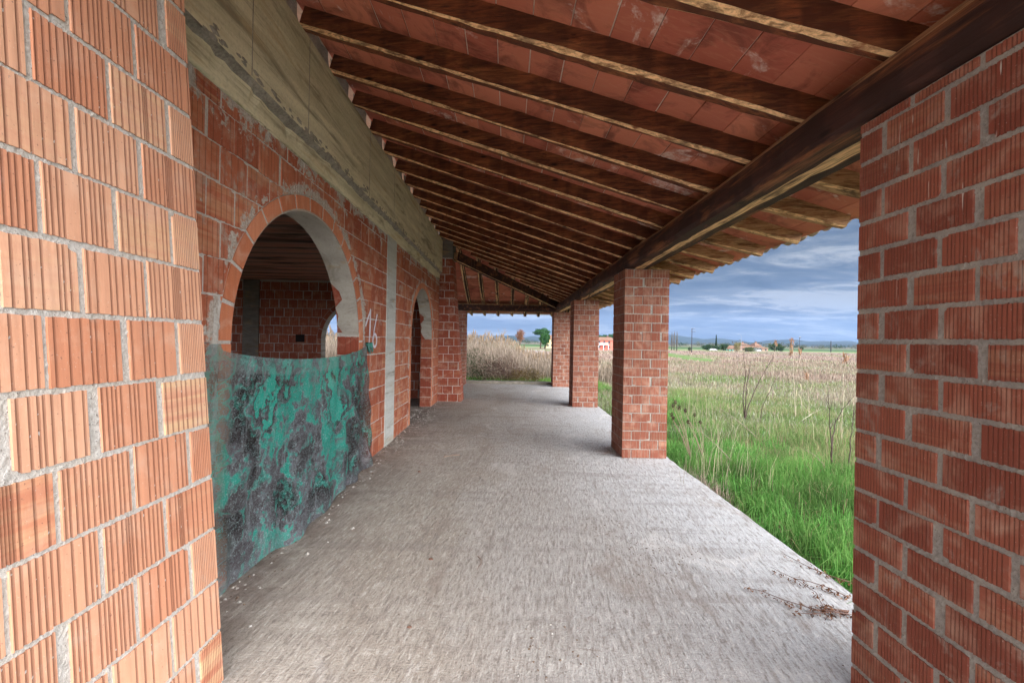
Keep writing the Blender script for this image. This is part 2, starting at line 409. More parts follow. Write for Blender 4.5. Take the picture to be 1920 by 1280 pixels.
def block(acc, fr, u0, u1, v0, v1, e=.006, grooves=(), gw=.005, gd=.005, rows=1, jit=.0, low=None, umax=None, tint=None, gstep=None):
    """one clay block standing e proud of the mortar, with vertical grooves"""
    O, U, V, N = fr
    t = tint or (random.random(), random.random(), 0)
    pr = [(u0, 0, 0), (u0 + .002, e, 0)]
    gs = [x for x in grooves if u0 + .008 < x < u1 - .008]
    if low and not gs: gs = []
    last = u0 + .002
    seq = []
    for x in gs: seq += [(x - gw * .5, e, 0), (x - gw * .25, e - gd, 1), (x + gw * .25, e - gd, 1), (x + gw * .5, e, 1)]
    if gstep:                                  # extra plain points so an arch can cut the block cleanly
        k = u0 + gstep
        while k < u1 - .01:
            if all(abs(k - q[0]) > .008 for q in seq): seq.append((k, e, 0))
            k += gstep
        seq.sort()
    pr += seq + [(u1 - .002, e, 0), (u1, 0, 0)]
    # tag of strip i = between pr[i], pr[i+1]
    tg = [1 if (pr[i + 1][2] == 1) else 0 for i in range(len(pr) - 1)]
    nv = rows + 1; nP = len(pr)
    ph = random.random() * 6
    vs = []
    wob = [[0.0 if (i < 2 or i > nP - 3) else random.gauss(0, jit * .35) for i in range(1)] for _ in range(nv)]
    eb = [random.gauss(0, jit) + jit * math.sin(ph + i * .9) for i in range(nP)]
    et = [random.gauss(0, jit) + jit * math.sin(ph * 2 + i * .7) for i in range(nP)]
    if jit and random.random() < .3:                   # knocked corners
        ch = random.uniform(.008, .028); tgt, sg = (et, -1) if random.random() < .6 else (eb, 1); k0 = random.choice([0, nP])
        for q in range(5):
            i = q if k0 == 0 else nP - 1 - q
            if 0 <= i < nP: tgt[i] += sg * ch * (1 - q / 5)
    for r in range(-1, nv + 1):
        rr = min(max(r, 0), nv - 1); f = rr / (nv - 1) if nv > 1 else 0
        for i, (u, n, _) in enumerate(pr):
            vb, vt = v0 + eb[i], v1 + et[i]
            v = vb + (vt - vb) * f
            uu = u + (random.gauss(0, jit * .3) if 0 < rr < nv - 1 else 0)
            if low:
                L = low(uu)
                vv = L + (vt - L) * f if L > vb else v
                v = min(vv, vt) if L < vt else vt
            if umax: uu = min(uu, umax(v))
            vs.append(vadd(O, U, V, N, uu, v, 0 if r in (-1, nv) else n))
    b = len(acc.v); acc.v.extend(vs); L = nP
    for r in range(nv + 1):
        for i in range(nP - 1):
            a0, a1, b1, b0 = b + r * L + i, b + r * L + i + 1, b + (r + 1) * L + i + 1, b + (r + 1) * L + i
            A, B_, C_ = vs[a0 - b], vs[a1 - b], vs[b0 - b]
            if low or umax:
                w = (A[0] - B_[0]) ** 2 + (A[1] - B_[1]) ** 2 + (A[2] - B_[2]) ** 2
                D_ = vs[b1 - b]
                h = (A[0] - C_[0]) ** 2 + (A[1] - C_[1]) ** 2 + (A[2] - C_[2]) ** 2 + (B_[0] - D_[0]) ** 2 + (B_[1] - D_[1]) ** 2 + (B_[2] - D_[2]) ** 2
                if w < 1e-9 or h < 1e-9: continue
            acc.f.append((a0, a1, b1, b0)); acc.m.append(0); acc.t.append((t[0], t[1], tg[i]))


def groove_set(kind, u0, u1):
    w = u1 - u0; out = []
    if kind == 'wide':           # a few deep irregular grooves
        k = random.choice([6, 7, 9, 11, 13])
        mode = random.random()
        xs = [(i + .5) / k for i in range(k)]
        if mode < .45: xs = [x for x in xs if random.random() < .8]
        out = [u0 + w * (x + random.gauss(0, .006)) for x in xs]
        if mode > .6:
            c = random.uniform(.15, .6); out += [u0 + w * (c + .035 * i) for i in range(4)]
        out = sorted(out); o2 = []
        for x in out:
            if not o2 or x - o2[-1] > .009: o2.append(x)
        return o2
    if kind == 'fine':
        k = int(w / .0105); return [u0 + w * (i + .5) / k for i in range(k)]
    if kind == 'rib':
        k = int(w / .014); return [u0 + w * (i + .5) / k + random.gauss(0, .0008) for i in range(k)]
    if kind == 'mid':
        k = random.choice([4, 5, 6, 7]); k = max(2, int(k * w / .26)); return [u0 + w * (i + .5) / k for i in range(k)]
    return []


def blockwork(acc, fr, W, H, ch, bl, kind, joint=.013, e=.006, rows=1, jit=.0, low=None, umax=None, skip=None, half=.5, gstep=None,
              shift=0, endfine=False, gw=.005, gd=.005, uoff=0.0, zwob=0.0):
    nc = int(round(H / ch)); v = 0.0; k = 0
    while v < H - .03:
        v1 = min(v + ch, H)
        u = -random.uniform(0, .02) if False else 0.0
        first = half if (k + shift) % 2 else 1.0
        u = -uoff; n = 0
        while u < W - .02:
            L = bl * (first if n == 0 else random.uniform(.97, 1.05) if jit else 1.0)
            u2 = u + L
            if W - u2 < bl * .3: u2 = W
            u2 = min(u2, W)
            a, c = max(u, 0) + (joint / 2 if u > 0.001 else .0015), u2 - (joint / 2 if u2 < W - .001 else .0015)
            va, vc = v + joint / 2, v1 - joint / 2
            if jit: va += random.gauss(0, jit); vc += random.gauss(0, jit); a += random.gauss(0, jit) * (u > .001); c += random.gauss(0, jit) * (u2 < W - .001)
            if jit and random.random() < .3 and a > .05: a += random.uniform(.004, .022)
            if c - a > .03 and not (skip and skip((a + c) / 2, (va + vc) / 2, a, c, va, vc)):
                kd = 'fine' if (endfine and c - a < bl * .62) else kind
                block(acc, fr, a, c, va, vc, e, groove_set(kd, a, c), gw=(.004 if kd == 'fine' else gw), gd=(.0022 if kd == 'fine' else gd), rows=rows, jit=jit * .5, low=low, umax=umax, gstep=gstep)
            u = u2; n += 1
        v = v1; k += 1


def sheet(acc, fr, us, lowf, topf, n=0.0, mi=1, nv=1, jit=0.0):
    """mortar sheet: columns between us, from lowf(u) to topf(u)"""
    O, U, V, N = fr
    rowsv = []
    for u in us:
        a, c = lowf(u), topf(u)
        rowsv.append([vadd(O, U, V, N, u, a + (c - a) * j / nv, n + (random.gauss(0, jit) if jit else 0)) for j in range(nv + 1)])
    b = len(acc.v)
    for r in rowsv: acc.v.extend(r)
    for i in range(len(us) - 1):
        for j in range(nv):
            a = b + i * (nv + 1) + j
            acc.f.append((a, a + nv + 1, a + nv + 2, a + 1)); acc.m.append(mi); acc.t.append((.5, .5, 0))


def lin(a, b, n): return [a + (b - a) * i / n for i in range(n + 1)]


# ------------------------------------------------------------------ building
WX = -1.875        # porch wall face
house = empty('unfinished_farmhouse', (0, 6, 0), 'unfinished farmhouse of bare hollow clay blocks with arches and a timber porch roof', 'building')

# ---- pillars
def pillar(x, y, seedk, near=False, top=2.74, dp=.645):
    a = Acc(); w = .645; z0 = -.02
    e = .006
    a.box(x + e, x + w - e, y + e, y + dp - e, z0, top - .004, 1)
    faces = [((x, y + e, 0), (1, 0, 0), (0, -1, 0), 0), ((x + e, y + dp, 0), (0, -1, 0), (-1, 0, 0), 1),
             ((x + w, y + dp - e, 0), (-1, 0, 0), (0, 1, 0), 1), ((x + w - e, y, 0), (0, 1, 0), (1, 0, 0), 0)]
    for fi, (O, U, N, sh) in enumerate(faces):
        vis = fi in (0, 1); ww = dp if fi in (1, 3) else w
        kind = 'rib' if (near and fi == 1) else ('mid' if vis else '')
        blockwork(a, (O, U, (0, 0, 1), N), ww, top, .1412 if near else .1304, .262, kind, joint=.023 if near else .013, e=e, rows=2 if near else 1,
                  jit=.0022 if near else .0015, shift=sh + seedk, gw=.005 if near else .007, gd=.0028 if near else .003)
        if near and fi == 1:
            # rough mortar squeezed out of the joints
            fr = (Vector(O) , U, (0, 0, 1), N)
            sheet(a, (O, U, (0, 0, 1), N), lin(.004, ww - .004, 64), lambda u: 0, lambda u: top - .01, n=.0003, mi=1, nv=240, jit=.0011)
    return a.build('brick_pillar', [M_pil if near else M_pil2, M_mortg], house)


PY = [1.39, 6.10, 10.75, 15.43]
for i, y in enumerate(PY):
    p = pillar(1.685 - .01 * i, 1.315 if i == 0 else y, i, near=(i == 0), dp=.725 if i == 0 else .645); p.name = 'brick_pillar'
pl = pillar(-2.22, 15.43, 1)

# ---- buttresses (battered brick piers against the wall)
def buttress(y0, y1, xb, xt, zt, near):
    a = Acc(); e = .006; bat = (xb - xt) / zt
    V = (-bat, 0, 1)
    x_in = WX + .004
    # core
    a.add([(x_in, y0 + e, 0), (xb - e, y0 + e, 0), (xb - e, y1 - e, 0), (x_in, y1 - e, 0), (x_in, y0 + e, zt), (xt - e, y0 + e, zt), (xt - e, y1 - e, zt), (x_in, y1 - e, zt)],
          [(0, 3, 2, 1), (4, 5, 6, 7), (0, 1, 5, 4), (1, 2, 6, 5), (2, 3, 7, 6)], 1)
    ch = .247 if near else .213
    zb = zt - (0 if near else .35)
    blockwork(a, ((xb - e, y0, 0), (0, 1, 0), V, (1, 0, 0)), y1 - y0, zb, ch, .27 if near else .28, 'wide' if near else 'mid', joint=.02 if near else .014, e=e,
              rows=3 if near else 1, jit=.0022 if near else .0015, endfine=near, uoff=.02 if near else 0, gw=.0098, gd=.0040, shift=1)
    if near: sheet(a, ((xb - e, y0, 0), (0, 1, 0), V, (1, 0, 0)), lin(.004, y1 - y0 - .004, 100), lambda u: 0, lambda u: zt, n=.0002, mi=1, nv=330, jit=.0011)
    um = lambda v: (xb - x_in - .002) - bat * v
    blockwork(a, ((x_in, y0 + e, 0), (1, 0, 0), (0, 0, 1), (0, -1, 0)), xb - x_in - .002, zb, ch, .27, 'mid', e=e, jit=.0015, umax=um, joint=.015)
    um2 = lambda v: xb - x_in - .002
    if not near:
        # concrete cap under the roof
        a.box(x_in + .001, xt + .035, y0 - .008, y1 + .01, zb + .002, zt + .23, 2)
    return a.build('buttress', [M_near if near else M_butt, M_mort, M_dcon], house)


b1 = buttress(.95, 2.04, -1.345, -1.345 - .0765 * 4.1, 4.1, True)
b1['label'] = 'near battered pier of salmon ribbed clay blocks'
b2 = buttress(11.30, 11.95, -1.232, -1.232 - .0795 * 4.2, 4.2, False)
b2['label'] = 'far battered pier of dark red blocks with grey cap'

# ---- porch wall with two arches
A1 = (4.08, 1.23, 1.62); A2 = (9.255, 1.115, 1.655)     # centre y, radius, spring height
WY0, WY1, WZ = -.6, 11.93, 3.25
TH = .28


def arch_low(arches, grow, dflt=0.0):
    def f(u):
        for c, r, s in arches:
            d = abs(u - c); R = r + grow
            if d < R: return s + math.sqrt(max(R * R - d * d, 0))
        return dflt
    return f


def arch_us(arches, y0, y1, step, grow=0.0):
    s = set([y0, y1]); k = y0
    while k < y1: s.add(round(k, 4)); k += step
    for c, r, sp in arches:
        R = r + grow
        for q in range(0, 41):
            s.add(round(c - R * math.cos(math.pi * q / 40), 4))
        s.add(round(c - R - .0005, 4)); s.add(round(c + R + .0005, 4))
    return sorted(x for x in s if y0 <= x <= y1)


# mortar packed round the arch and smeared over the blocks
def smears(a):
    def blob(y, z, ry, rz, x=WX + .0005):
        n = 22; ph = random.random() * 9
        vs = [(x + .007, y, z)]
        for k in range(n):
            w = 2 * math.pi * k / n
            rr = 1 + .22 * math.sin(3 * w + ph) + .15 * math.sin(7 * w + ph * 2) + random.gauss(0, .07)
            vs.append((x, y + ry * rr * math.cos(w), z + rz * rr * math.sin(w)))
        a.add(vs, [(0, 1 + k, 1 + (k + 1) % n) for k in range(n)], 1)
    for k in range(9):
        c, r, s = A1
        blob(c - r - .118 - random.uniform(.02, .04), random.uniform(.5, s + .15), .022, random.uniform(.06, .12))
    for k in range(8): blob(2.28 + random.gauss(0, .04), random.uniform(1.9, 2.9), random.uniform(.015, .03), random.uniform(.05, .1))
smears_done = True
wall = Acc()
frw = ((WX - .006, 0, 0), (0, 1, 0), (0, 0, 1), (1, 0, 0))
us = arch_us([A1, A2], WY0, WY1, .06)
sheet(wall, frw, us, arch_low([A1, A2], 0), lambda u: WZ, 0, 1, nv=1)
frb = ((WX - TH, 0, 0), (0, 1, 0), (0, 0, 1), (-1, 0, 0))
sheet(wall, frb, us, arch_low([A1, A2], 0), lambda u: WZ + .05, 0, 3, nv=1)
# blocks on the porch face, cut round the arches; the strip of the concrete post is left out
PC0, PC1 = 6.45, 6.94
low_out = arch_low([A1, A2], .128)
def seg_wall(ya, yb, shift):
    fr = ((WX - .006, ya, 0), (0, 1, 0), (0, 0, 1), (1, 0, 0))
    lf = lambda u: low_out(u + ya)
    def skip(um, vm, a, c, va, vc):
        return low_out(a + ya) >= vc and low_out(c + ya) >= vc and low_out(um + ya) >= vc
    near = yb < 8
    blockwork(wall, fr, yb - ya, WZ, .2407, .272, 'mid', joint=.015, e=.006, rows=1, jit=.003, low=lf, skip=skip, gstep=.018, shift=shift, gw=.007, gd=.005)
seg_wall(2.04, PC0, 0); seg_wall(PC1, WY1, 1)
smears(wall)
W_ = wall.build('brick_wall', [M_wall, M_mort, M_plast, M_in], house)
W_['label'] = 'orange block wall with two round arches'

# arch rings
def ring(c, r, s):
    a = Acc(); X = WX; e = .0085; w = .118
    n = int(round(math.pi * (r + .06) / .262)); g = .03
    def vb(p0, p1, p2, p3, t):       # quad prism, proud of the mortar
        P = [(X - .006, p[0], p[1]) for p in (p0, p1, p2, p3)]; Q = [(X - .006 + e, p[0], p[1]) for p in (p0, p1, p2, p3)]
        a.add(P + Q, [(4, 5, 6, 7), (0, 1, 5, 4), (1, 2, 6, 5), (2, 3, 7, 6), (3, 0, 4, 7)], 0, t)
    for k in range(n):
        a0 = math.pi * k / n + g / 2 / r; a1 = math.pi * (k + 1) / n - g / 2 / r; m = 7
        t = (random.random(), random.random() * .6, 0)
        cut = random.random() < .18
        for j in range(m):
            b0 = a0 + (a1 - a0) * j / m; b1_ = a0 + (a1 - a0) * (j + 1) / m
            if cut: b1_ -= .004
            f = lambda an, rr: (c - math.cos(an) * rr, s + math.sin(an) * rr)
            r0, r1 = r + .002, r + w
            vb(f(b0, r0), f(b0, r1), f(b1_, r1), f(b1_, r0), t)
    z = s - .008
    while z > .02:                  # upright tiles on the jambs
        z0 = max(z - .243, .0)
        for sgn in (-1, 1):
            ya, yb = c + sgn * (r + .002), c + sgn * (r + w)
            if sgn < 0: ya, yb = yb, ya
            t = (random.random(), random.random() * .7, 0)
            xs = lin(ya, yb, 7)
            for i in range(7):
                vb((xs[i], z), (xs[i + 1] - (.003 if i == 3 else 0), z), (xs[i + 1] - (.003 if i == 3 else 0), z0 + .014), (xs[i], z0 + .014), t)
        z = z0
    return a.build('arch_ring', [M_ring, M_mort], W_)


ring(*A1); ring(*A2)

# reveals: plaster above, ragged line, block jambs below
def reveal(c, r, s, xf, xb, zp, name='arch_reveal', jambm=M_butt):
    a = Acc(); pts = []
    zs = lin(0, s, 12)
    left = [(c - r, z) for z in zs]; arc = [(c - r * math.cos(math.pi * k / 36), s + r * math.sin(math.pi * k / 36)) for k in range(37)]
    right = [(c + r, z) for z in reversed(zs)]
    P = left[:-1] + arc + right[1:]
    for i in range(len(P) - 1):
        z = (P[i][1] + P[i + 1][1]) / 2
        a.quad((xf, *P[i]), (xb, *P[i]), (xb, *P[i + 1]), (xf, *P[i + 1]), 0 if z > zp else 1, (.3, .3, 0))
    # jamb blocks (both sides)
    for sg in (-1, 1):
        O = (xb, c + sg * (r - .001), 0) if sg > 0 else (xf, c - r + .001, 0)
        U = (1, 0, 0) if sg > 0 else (-1, 0, 0)
        blockwork(a, (O, U, (0, 0, 1), (0, -sg, 0)), abs(xf - xb), zp, .2407, .5, 'mid', joint=.013, e=.006, jit=.002)
    # plaster skin with a ragged lower and inner edge
    rag = {}
    def inset(i): return .0 
    K = [k for k in range(len(P)) if P[k][1] >= zp - .001]
    skin = []
    for side in (0, 1):
        pass
    a2 = Acc(); n = 10
    pp = []
    for i in range(len(P)):
        y, z = P[i]
        if z < zp - .12: continue
        # inward normal
        if z <= s: nx = (1 if y < c else -1, 0)
        else: nx = ((c - y) / r, (s - z) / r)
        pp.append((y, max(z, zp + .01 * math.sin(i * 2.1)), nx))
    L = len(pp)
    rows = []
    for i, (y, z, nx) in enumerate(pp):
        h = abs(z - zp)
        ragb = 0
        zz = z
        if s - .25 < z < s + .62 and y > c: ragb = .055 + .05 * math.sin(z * 9) + .03 * math.sin(z * 27)
        else: ragb = .004
        x0 = xb + max(ragb, .003)
        rows.append([(x0 + (xf - .004 - x0) * j / n, y + nx[0] * .014, zz + nx[1] * .014) for j in range(n + 1)] )
    b = len(a.v)
    for i, rw in enumerate(rows):
        y, z, nx = pp[i]
        rw0 = (rw[0][0], y, z); rw1 = (rw[-1][0], y, z)
        a.v.extend([rw0] + rw + [rw1])
    M = n + 3
    for i in range(L - 1):
        for j in range(M - 1):
            q = b + i * M + j
            a.f.append((q, q + 1, q + M + 1, q + M)); a.m.append(2); a.t.append((.5, .5, 0))
    for i in (0, L - 1):
        a.f.append(tuple(b + i * M + j for j in range(M))); a.m.append(2); a.t.append((.5, .5, 0))
    return a.build(name, [jambm, M_mort, M_plast], W_)


reveal(*A1, WX - .006, WX - TH, 1.70); reveal(*A2, WX - .006, WX - TH, 1.66)

# concrete post in the wall, graffiti, ring beam
a = Acc(); a.box(WX - .05, WX + .010, PC0 - .008, PC1 + .012, .0, WZ + .002, 0); a.build('concrete_post', M_post, W_)
M_paint = plain('white_spray_paint', (.72, .70, .76), .7, (.55, .50, .55), 60)
def strokes():
    a = Acc(); X = WX + .0045
    def st(pts, w):
        for i in range(len(pts) - 1):
            (y0, z0), (y1, z1) = pts[i], pts[i + 1]; d = Vector((y1 - y0, z1 - z0)); n = Vector((-d.y, d.x)).normalized() * w / 2; ee = d.normalized() * w * .25
            P = [(y0 - ee.x + n.x, z0 - ee.y + n.y), (y0 - ee.x - n.x, z0 - ee.y - n.y), (y1 + ee.x - n.x, z1 + ee.y - n.y), (y1 + ee.x + n.x, z1 + ee.y + n.y)]
            a.add([(X, *p) for p in P] + [(X + .0012 + .0002 * (i % 2), *p) for p in P], [(4, 5, 6, 7), (0, 1, 5, 4), (1, 2, 6, 5), (2, 3, 7, 6), (3, 0, 4, 7)])
    st([(5.52, 1.83), (5.60, 1.93), (5.70, 2.04)], .036); st([(5.70, 2.05), (5.695, 1.9), (5.68, 1.76)], .042)      # 1
    st([(5.68, 1.765), (5.67, 1.65), (5.66, 1.545)], .034)
    a.build('graffiti_digit', [M_paint], W_); a.__init__()
    st([(5.99, 2.0), (5.93, 1.90), (5.87, 1.78), (5.835, 1.66)], .036)
    ov = [(5.905 + .085 * math.cos(w), 1.635 + .088 * math.sin(w)) for w in lin(math.pi * .8, math.pi * 2.9, 16)]
    st(ov, .038)
    return a.build('graffiti_digit', [M_paint], W_)
strokes()

def ring_beam():
    a = Acc(); y0, y1 = WY0, 11.28
    prof = [(WX - TH, 3.25), (-1.905, 3.25), (-1.868, 3.262), (-1.862, 3.30), (-1.855, 3.415), (-1.822, 3.442), (-1.80, 3.452), (-1.80, 4.03), (-1.803, 4.036), (-1.800, 4.042), (-1.80, 4.302), (-2.16, 4.302)]
    ys = lin(y0, y1, 180); b = len(a.v); n = len(prof)
    for y in ys:
        w1 = .010 * math.sin(y * 5.1) * math.sin(y * 2.3) + random.gauss(0, .0035)
        for i, (x, z) in enumerate(prof):
            dx = w1 + random.gauss(0, .005) if i in (4, 5) else 0
            dz = random.gauss(0, .006) + .008 * math.sin(y * 3.3) if i in (4, 5, 1, 2) else 0
            a.v.append((x + dx, y, z + dz))
    for k in range(len(ys) - 1):
        for i in range(n):
            j = (i + 1) % n; q = b + k * n
            a.f.append((q + i, q + n + i, q + n + j, q + j)); a.m.append(1 if i in (4, 5) else 0); a.t.append((.5, .5, 0))
    a.f.append(tuple(b + i for i in range(n))); a.m.append(0); a.t.append((.5, .5, 0))
    a.f.append(tuple(b + (len(ys) - 1) * n + i for i in range(n))[::-1]); a.m.append(0); a.t.append((.5, .5, 0))
    # board seams: thin vertical fins and drips
    for y in (1.2, 2.9, 3.72, 5.35, 6.5, 8.3, 10.1):
        a.box(-1.801, -1.7965, y, y + .006, 3.46, 4.29, 1)
    # honeycombed pockets
    for k in range(130):
        y = random.uniform(1.5, 11) if k > 16 else random.gauss(3.9, .25); z = 3.45 + abs(random.gauss(0, .035)); r = random.uniform(.008, .028)
        a.add([(-1.797 + .004, y, z)] + [(-1.8005, y + 2.2 * r * math.cos(w) * random.uniform(.7, 1.2), z + r * math.sin(w) * random.uniform(.6, 1.2)) for w in lin(0, 5.6, 9)], [(0, 1 + i, 1 + (i + 1) % 10) for i in range(10)], 1)
    return a.build('concrete_ring_beam', [M_band, M_gran], house)
ring_beam()

# ---- the room behind the arches
def room():
    a = Acc()
    x0, x1, y0, y1 = -9.6, WX - TH, -2.0, 11.80
    B1 = (-4.165, 1.075, 1.60)
    fr = ((x0, y1, 0), (1, 0, 0), (0, 0, 1), (0, -1, 0))
    lo = arch_low([(B1[0] - x0, B1[1], B1[2])], 0); lo2 = arch_low([(B1[0] - x0, B1[1], B1[2])], .12)
    us = arch_us([(B1[0] - x0, B1[1], B1[2])], 0, x1 - x0 + .1, .2)
    sheet(a, fr, us, lo, lambda u: 3.3, 0, 1); sheet(a, ((x0, y1 + .28, 0), (1, 0, 0), (0, 0, 1), (0, 1, 0)), us, lo, lambda u: 3.3, 0, 1)
    cx0, cx1 = -7.42, -6.98
    def skip(um, vm, a_, c_, va, vc): return (lo2(a_) >= vc and lo2(c_) >= vc) 
    blockwork(a, fr, x1 - x0, 3.2, .2462, .262, 'mid', joint=.015, e=.006, jit=.003, low=lo2, skip=skip, gstep=.03)
    # arch ring and reveal
    n = 12
    for k in range(n):
        a0 = math.pi * (k + .03) / n; a1_ = math.pi * (k + .97) / n
        for j in range(4):
            q0 = a0 + (a1_ - a0) * j / 4; q1 = a0 + (a1_ - a0) * (j + 1) / 4
            f = lambda an, rr, yy: (B1[0] - math.cos(an) * rr, yy, B1[2] + math.sin(an) * rr)
            a.quad(f(q0, B1[1], y1 - .008), f(q0, B1[1] + .11, y1 - .008), f(q1, B1[1] + .11, y1 - .008), f(q1, B1[1], y1 - .008), 0, (k * .37 % 1, .3, 0))
            a.quad(f(q0, B1[1], y1 - .008), f(q1, B1[1], y1 - .008), f(q1, B1[1], y1 + .29), f(q0, B1[1], y1 + .29), 2)
    for sg in (-1, 1):
        xx = B1[0] + sg * B1[1]
        a.quad((xx, y1 - .008, 0), (xx, y1 + .29, 0), (xx, y1 + .29, B1[2]), (xx, y1 - .008, B1[2]), 2)
        z = 0
        while z < B1[2] - .05:
            a.box(min(xx, xx + sg * .11), max(xx, xx + sg * .11), y1 - .010, y1 - .002, z + .01, min(z + .235, B1[2]), 0, (random.random(), .3, 0)); z += .2462
    # niche: flat near-black panel, the shade of the recess put into its colour
    a.box(-5.95, -5.70, y1 - .012, y1 - .004, 1.52, 1.73, 4)
    a.box(cx0, cx1, y1 - .05, y1 + .02, 0, 3.24, 3)
    # other walls; unseen window gaps in the left one added to light the room
    for ya, yb_ in ((y0, 0.2), (2.6, 4.2), (6.8, 8.4), (11.0, y1 + .28)): a.box(x0 - .28, x0, ya, yb_, 0, 3.3, 0, (.4, .3, 0))
    a.quad((x0, y0, 0), (x1, y0, 0), (x1, y0, 3.3), (x0, y0, 3.3), 0, (.4, .3, 0))
    for za, zc in ((0, .9), (2.5, 3.3)): a.box(x0 - .279, x0 - .001, y0, y1 + .28, za, zc, 0, (.4, .3, 0))
    o = a.build('inner_wall', [M_in, M_mort, M_plast, M_dcon, plain('niche_shade', (.015, .01, .01))], house)
    # ceiling of clay planks and joists
    m, g, b = newmat('clay_plank_ceiling'); p = g.obj()
    x, y, z = g.xyz(p)[:3]
    fr_ = g.math('FRACT', g.math('MULTIPLY', y, 2.0)); rib = g.mr(g.math('ABSOLUTE', g.math('SUBTRACT', fr_, .5)), .36, .40, 0.0, 1.0)
    st = g.noise(g.scale(p, .5, 9, 1), 2.0, 5, .7, .2)
    base = g.mix(g.mr(st, .4, .62, 0.0, 1.0), (.62, .26, .17), (.42, .29, .23))
    base = g.mix(g.math('MULTIPLY', rib, .75), base, (.16, .14, .12))
    base = g.mix(g.mr(g.noise(g.scale(p, .6, 2, 1), 1.2, 4, .6), .52, .64, 0.0, .8), base, (.05, .035, .028))
    setb(g, b, Base_Color=base, Normal=g.bump(g.math('ADD', g.math('MULTIPLY', rib, 1.5), st), .8, .03))
    c = Acc(); c.box(x0, WX - TH, y0, y1 + .28, 3.245, 3.55)
    c.build('room_ceiling', m, house)
room()

# ---- roof
roof = bpy.data.objects.new('roof', None); COL.objects.link(roof); roof.parent = house; roof.location = (0, 0, 3)
SL = .3525; XL, XR, XE = -1.80, 1.86, 2.95
def zb(x): return 4.30 - SL * (x - XL)
SK = -.40 / 3.66                                   # rafters run slightly askew
def yy(x, yl): return yl + SK * (x - XL)
RH, RW = .172, .125
HP0 = (-1.50, 11.50); HP1 = (1.84, 15.30)          # hip line in plan


def rafter_mesh(name, P0, P1, w, h, mats, worn=1.0, extra=0, seed=0, cut=0.0):
    """rafter from P0 to P1 (bottom centre line), near side = -Y or -X, worn raw edges"""
    a = Acc(); P0 = Vector(P0); P1 = Vector(P1); d = (P1 - P0); L = d.length; d.normalize()
    side = Vector((0, 0, 1)).cross(d).normalized(); up = d.cross(side)
    if side.y > 0 or (abs(side.y) < 1e-3 and side.x > 0): pass
    n = max(6, int(L / .12)); rnd = random.random()
    c1, c2 = .015, .058                            # wane on the two lower edges
    rows = []
    for i in range(n + 1):
        f = i / n; j = lambda s=.0025: random.gauss(0, s)
        k1 = c1 * (1 + .5 * math.sin(f * 9 + rnd * 30)) + abs(j(.003)); k2 = c2 * (1 + .4 * math.sin(f * 7 + rnd * 50)) + abs(j(.004))
        # near side is the -side direction
        pr = [(-w / 2 + j(), h), (-w / 2 + j(), h * .5), (-w / 2 + j(.0015), k1), (-w / 2 + k1, 0 + j()), (w / 2 - k2, 0 + j()), (w / 2 + j(.0015), k2 * .8), (w / 2, h * .6), (w / 2, h)]
        if cut and f * L > L - cut: q_ = (f * L - L + cut) / cut * .06; pr = [(s_, max(u_, min(u_ + q_, h - .01))) for s_, u_ in pr]
        rows.append([P0 + d * (L * f) + side * s_ + up * (u_) for s_, u_ in pr])
    b = 0; m = len(rows[0])
    for r in rows: a.v.extend([tuple(p) for p in r])
    for i in range(n):
        for k in range(m):
            q = i * m + k; q2 = i * m + (k + 1) % m
            lt = 1.0 if k in (2, 4) else (.5 if cut and i / n * L > L - .95 else 0.0)
            a.f.append((q, q2, q2 + m, q + m)); a.m.append(0); a.t.append((lt * min(worn, 1), rnd, 0))
    a.f.append(tuple(range(m))[::-1]); a.m.append(0); a.t.append((1, rnd, 0))
    a.f.append(tuple(n * m + k for k in range(m))); a.m.append(0); a.t.append((1, rnd, 0))
    return a.build(name, mats, roof)


yl0 = 3.63; RAF = []
for n in range(-6, 23):
    yl = yl0 + .601 * n
    x0 = XL - .02
    if yl > HP0[1] - .1:         # stops on the hip
        # intersection of y=yl+SK(x-XL) with hip line y = HP0y + (x-HP0x)*k
        k = (HP1[1] - HP0[1]) / (HP1[0] - HP0[0])
        x0 = (yl - SK * XL - HP0[1] + k * HP0[0]) / (k - SK) - .02
    x1 = XE - .06 + random.uniform(-.03, .03)
    if x0 > 2.6: continue
    rafter_mesh('rafter', (x0, yy(x0, yl), zb(x0)), (x1, yy(x1, yl), zb(x1)), RW, RH, M_wx, cut=.75)
# far wing rafters run away from the camera
def zb2(y): return 3.01 - SL * (y - 15.42)
for x in [-3.1, -2.55, -2.0, -1.47, -.95, -.42, .12, .64, 1.16, 1.7, 2.25]:
    k = (HP1[1] - HP0[1]) / (HP1[0] - HP0[0])
    y0 = max(HP0[1] + (x - HP0[0]) * k + .02, 11.97)
    y1 = 16.55
    if y0 > y1 - .2: continue
    rafter_mesh('rafter', (x, y0, zb2(y0)), (x, y1, zb2(y1)), RW, RH - .02, M_wy)
# hip beam
zh0, zh1 = 3.80, 2.76
rafter_mesh('hip_beam', (HP0[0], HP0[1], zh0), (HP1[0] + .05, HP1[1] + .06, zh1), .17, .26, M_wy)
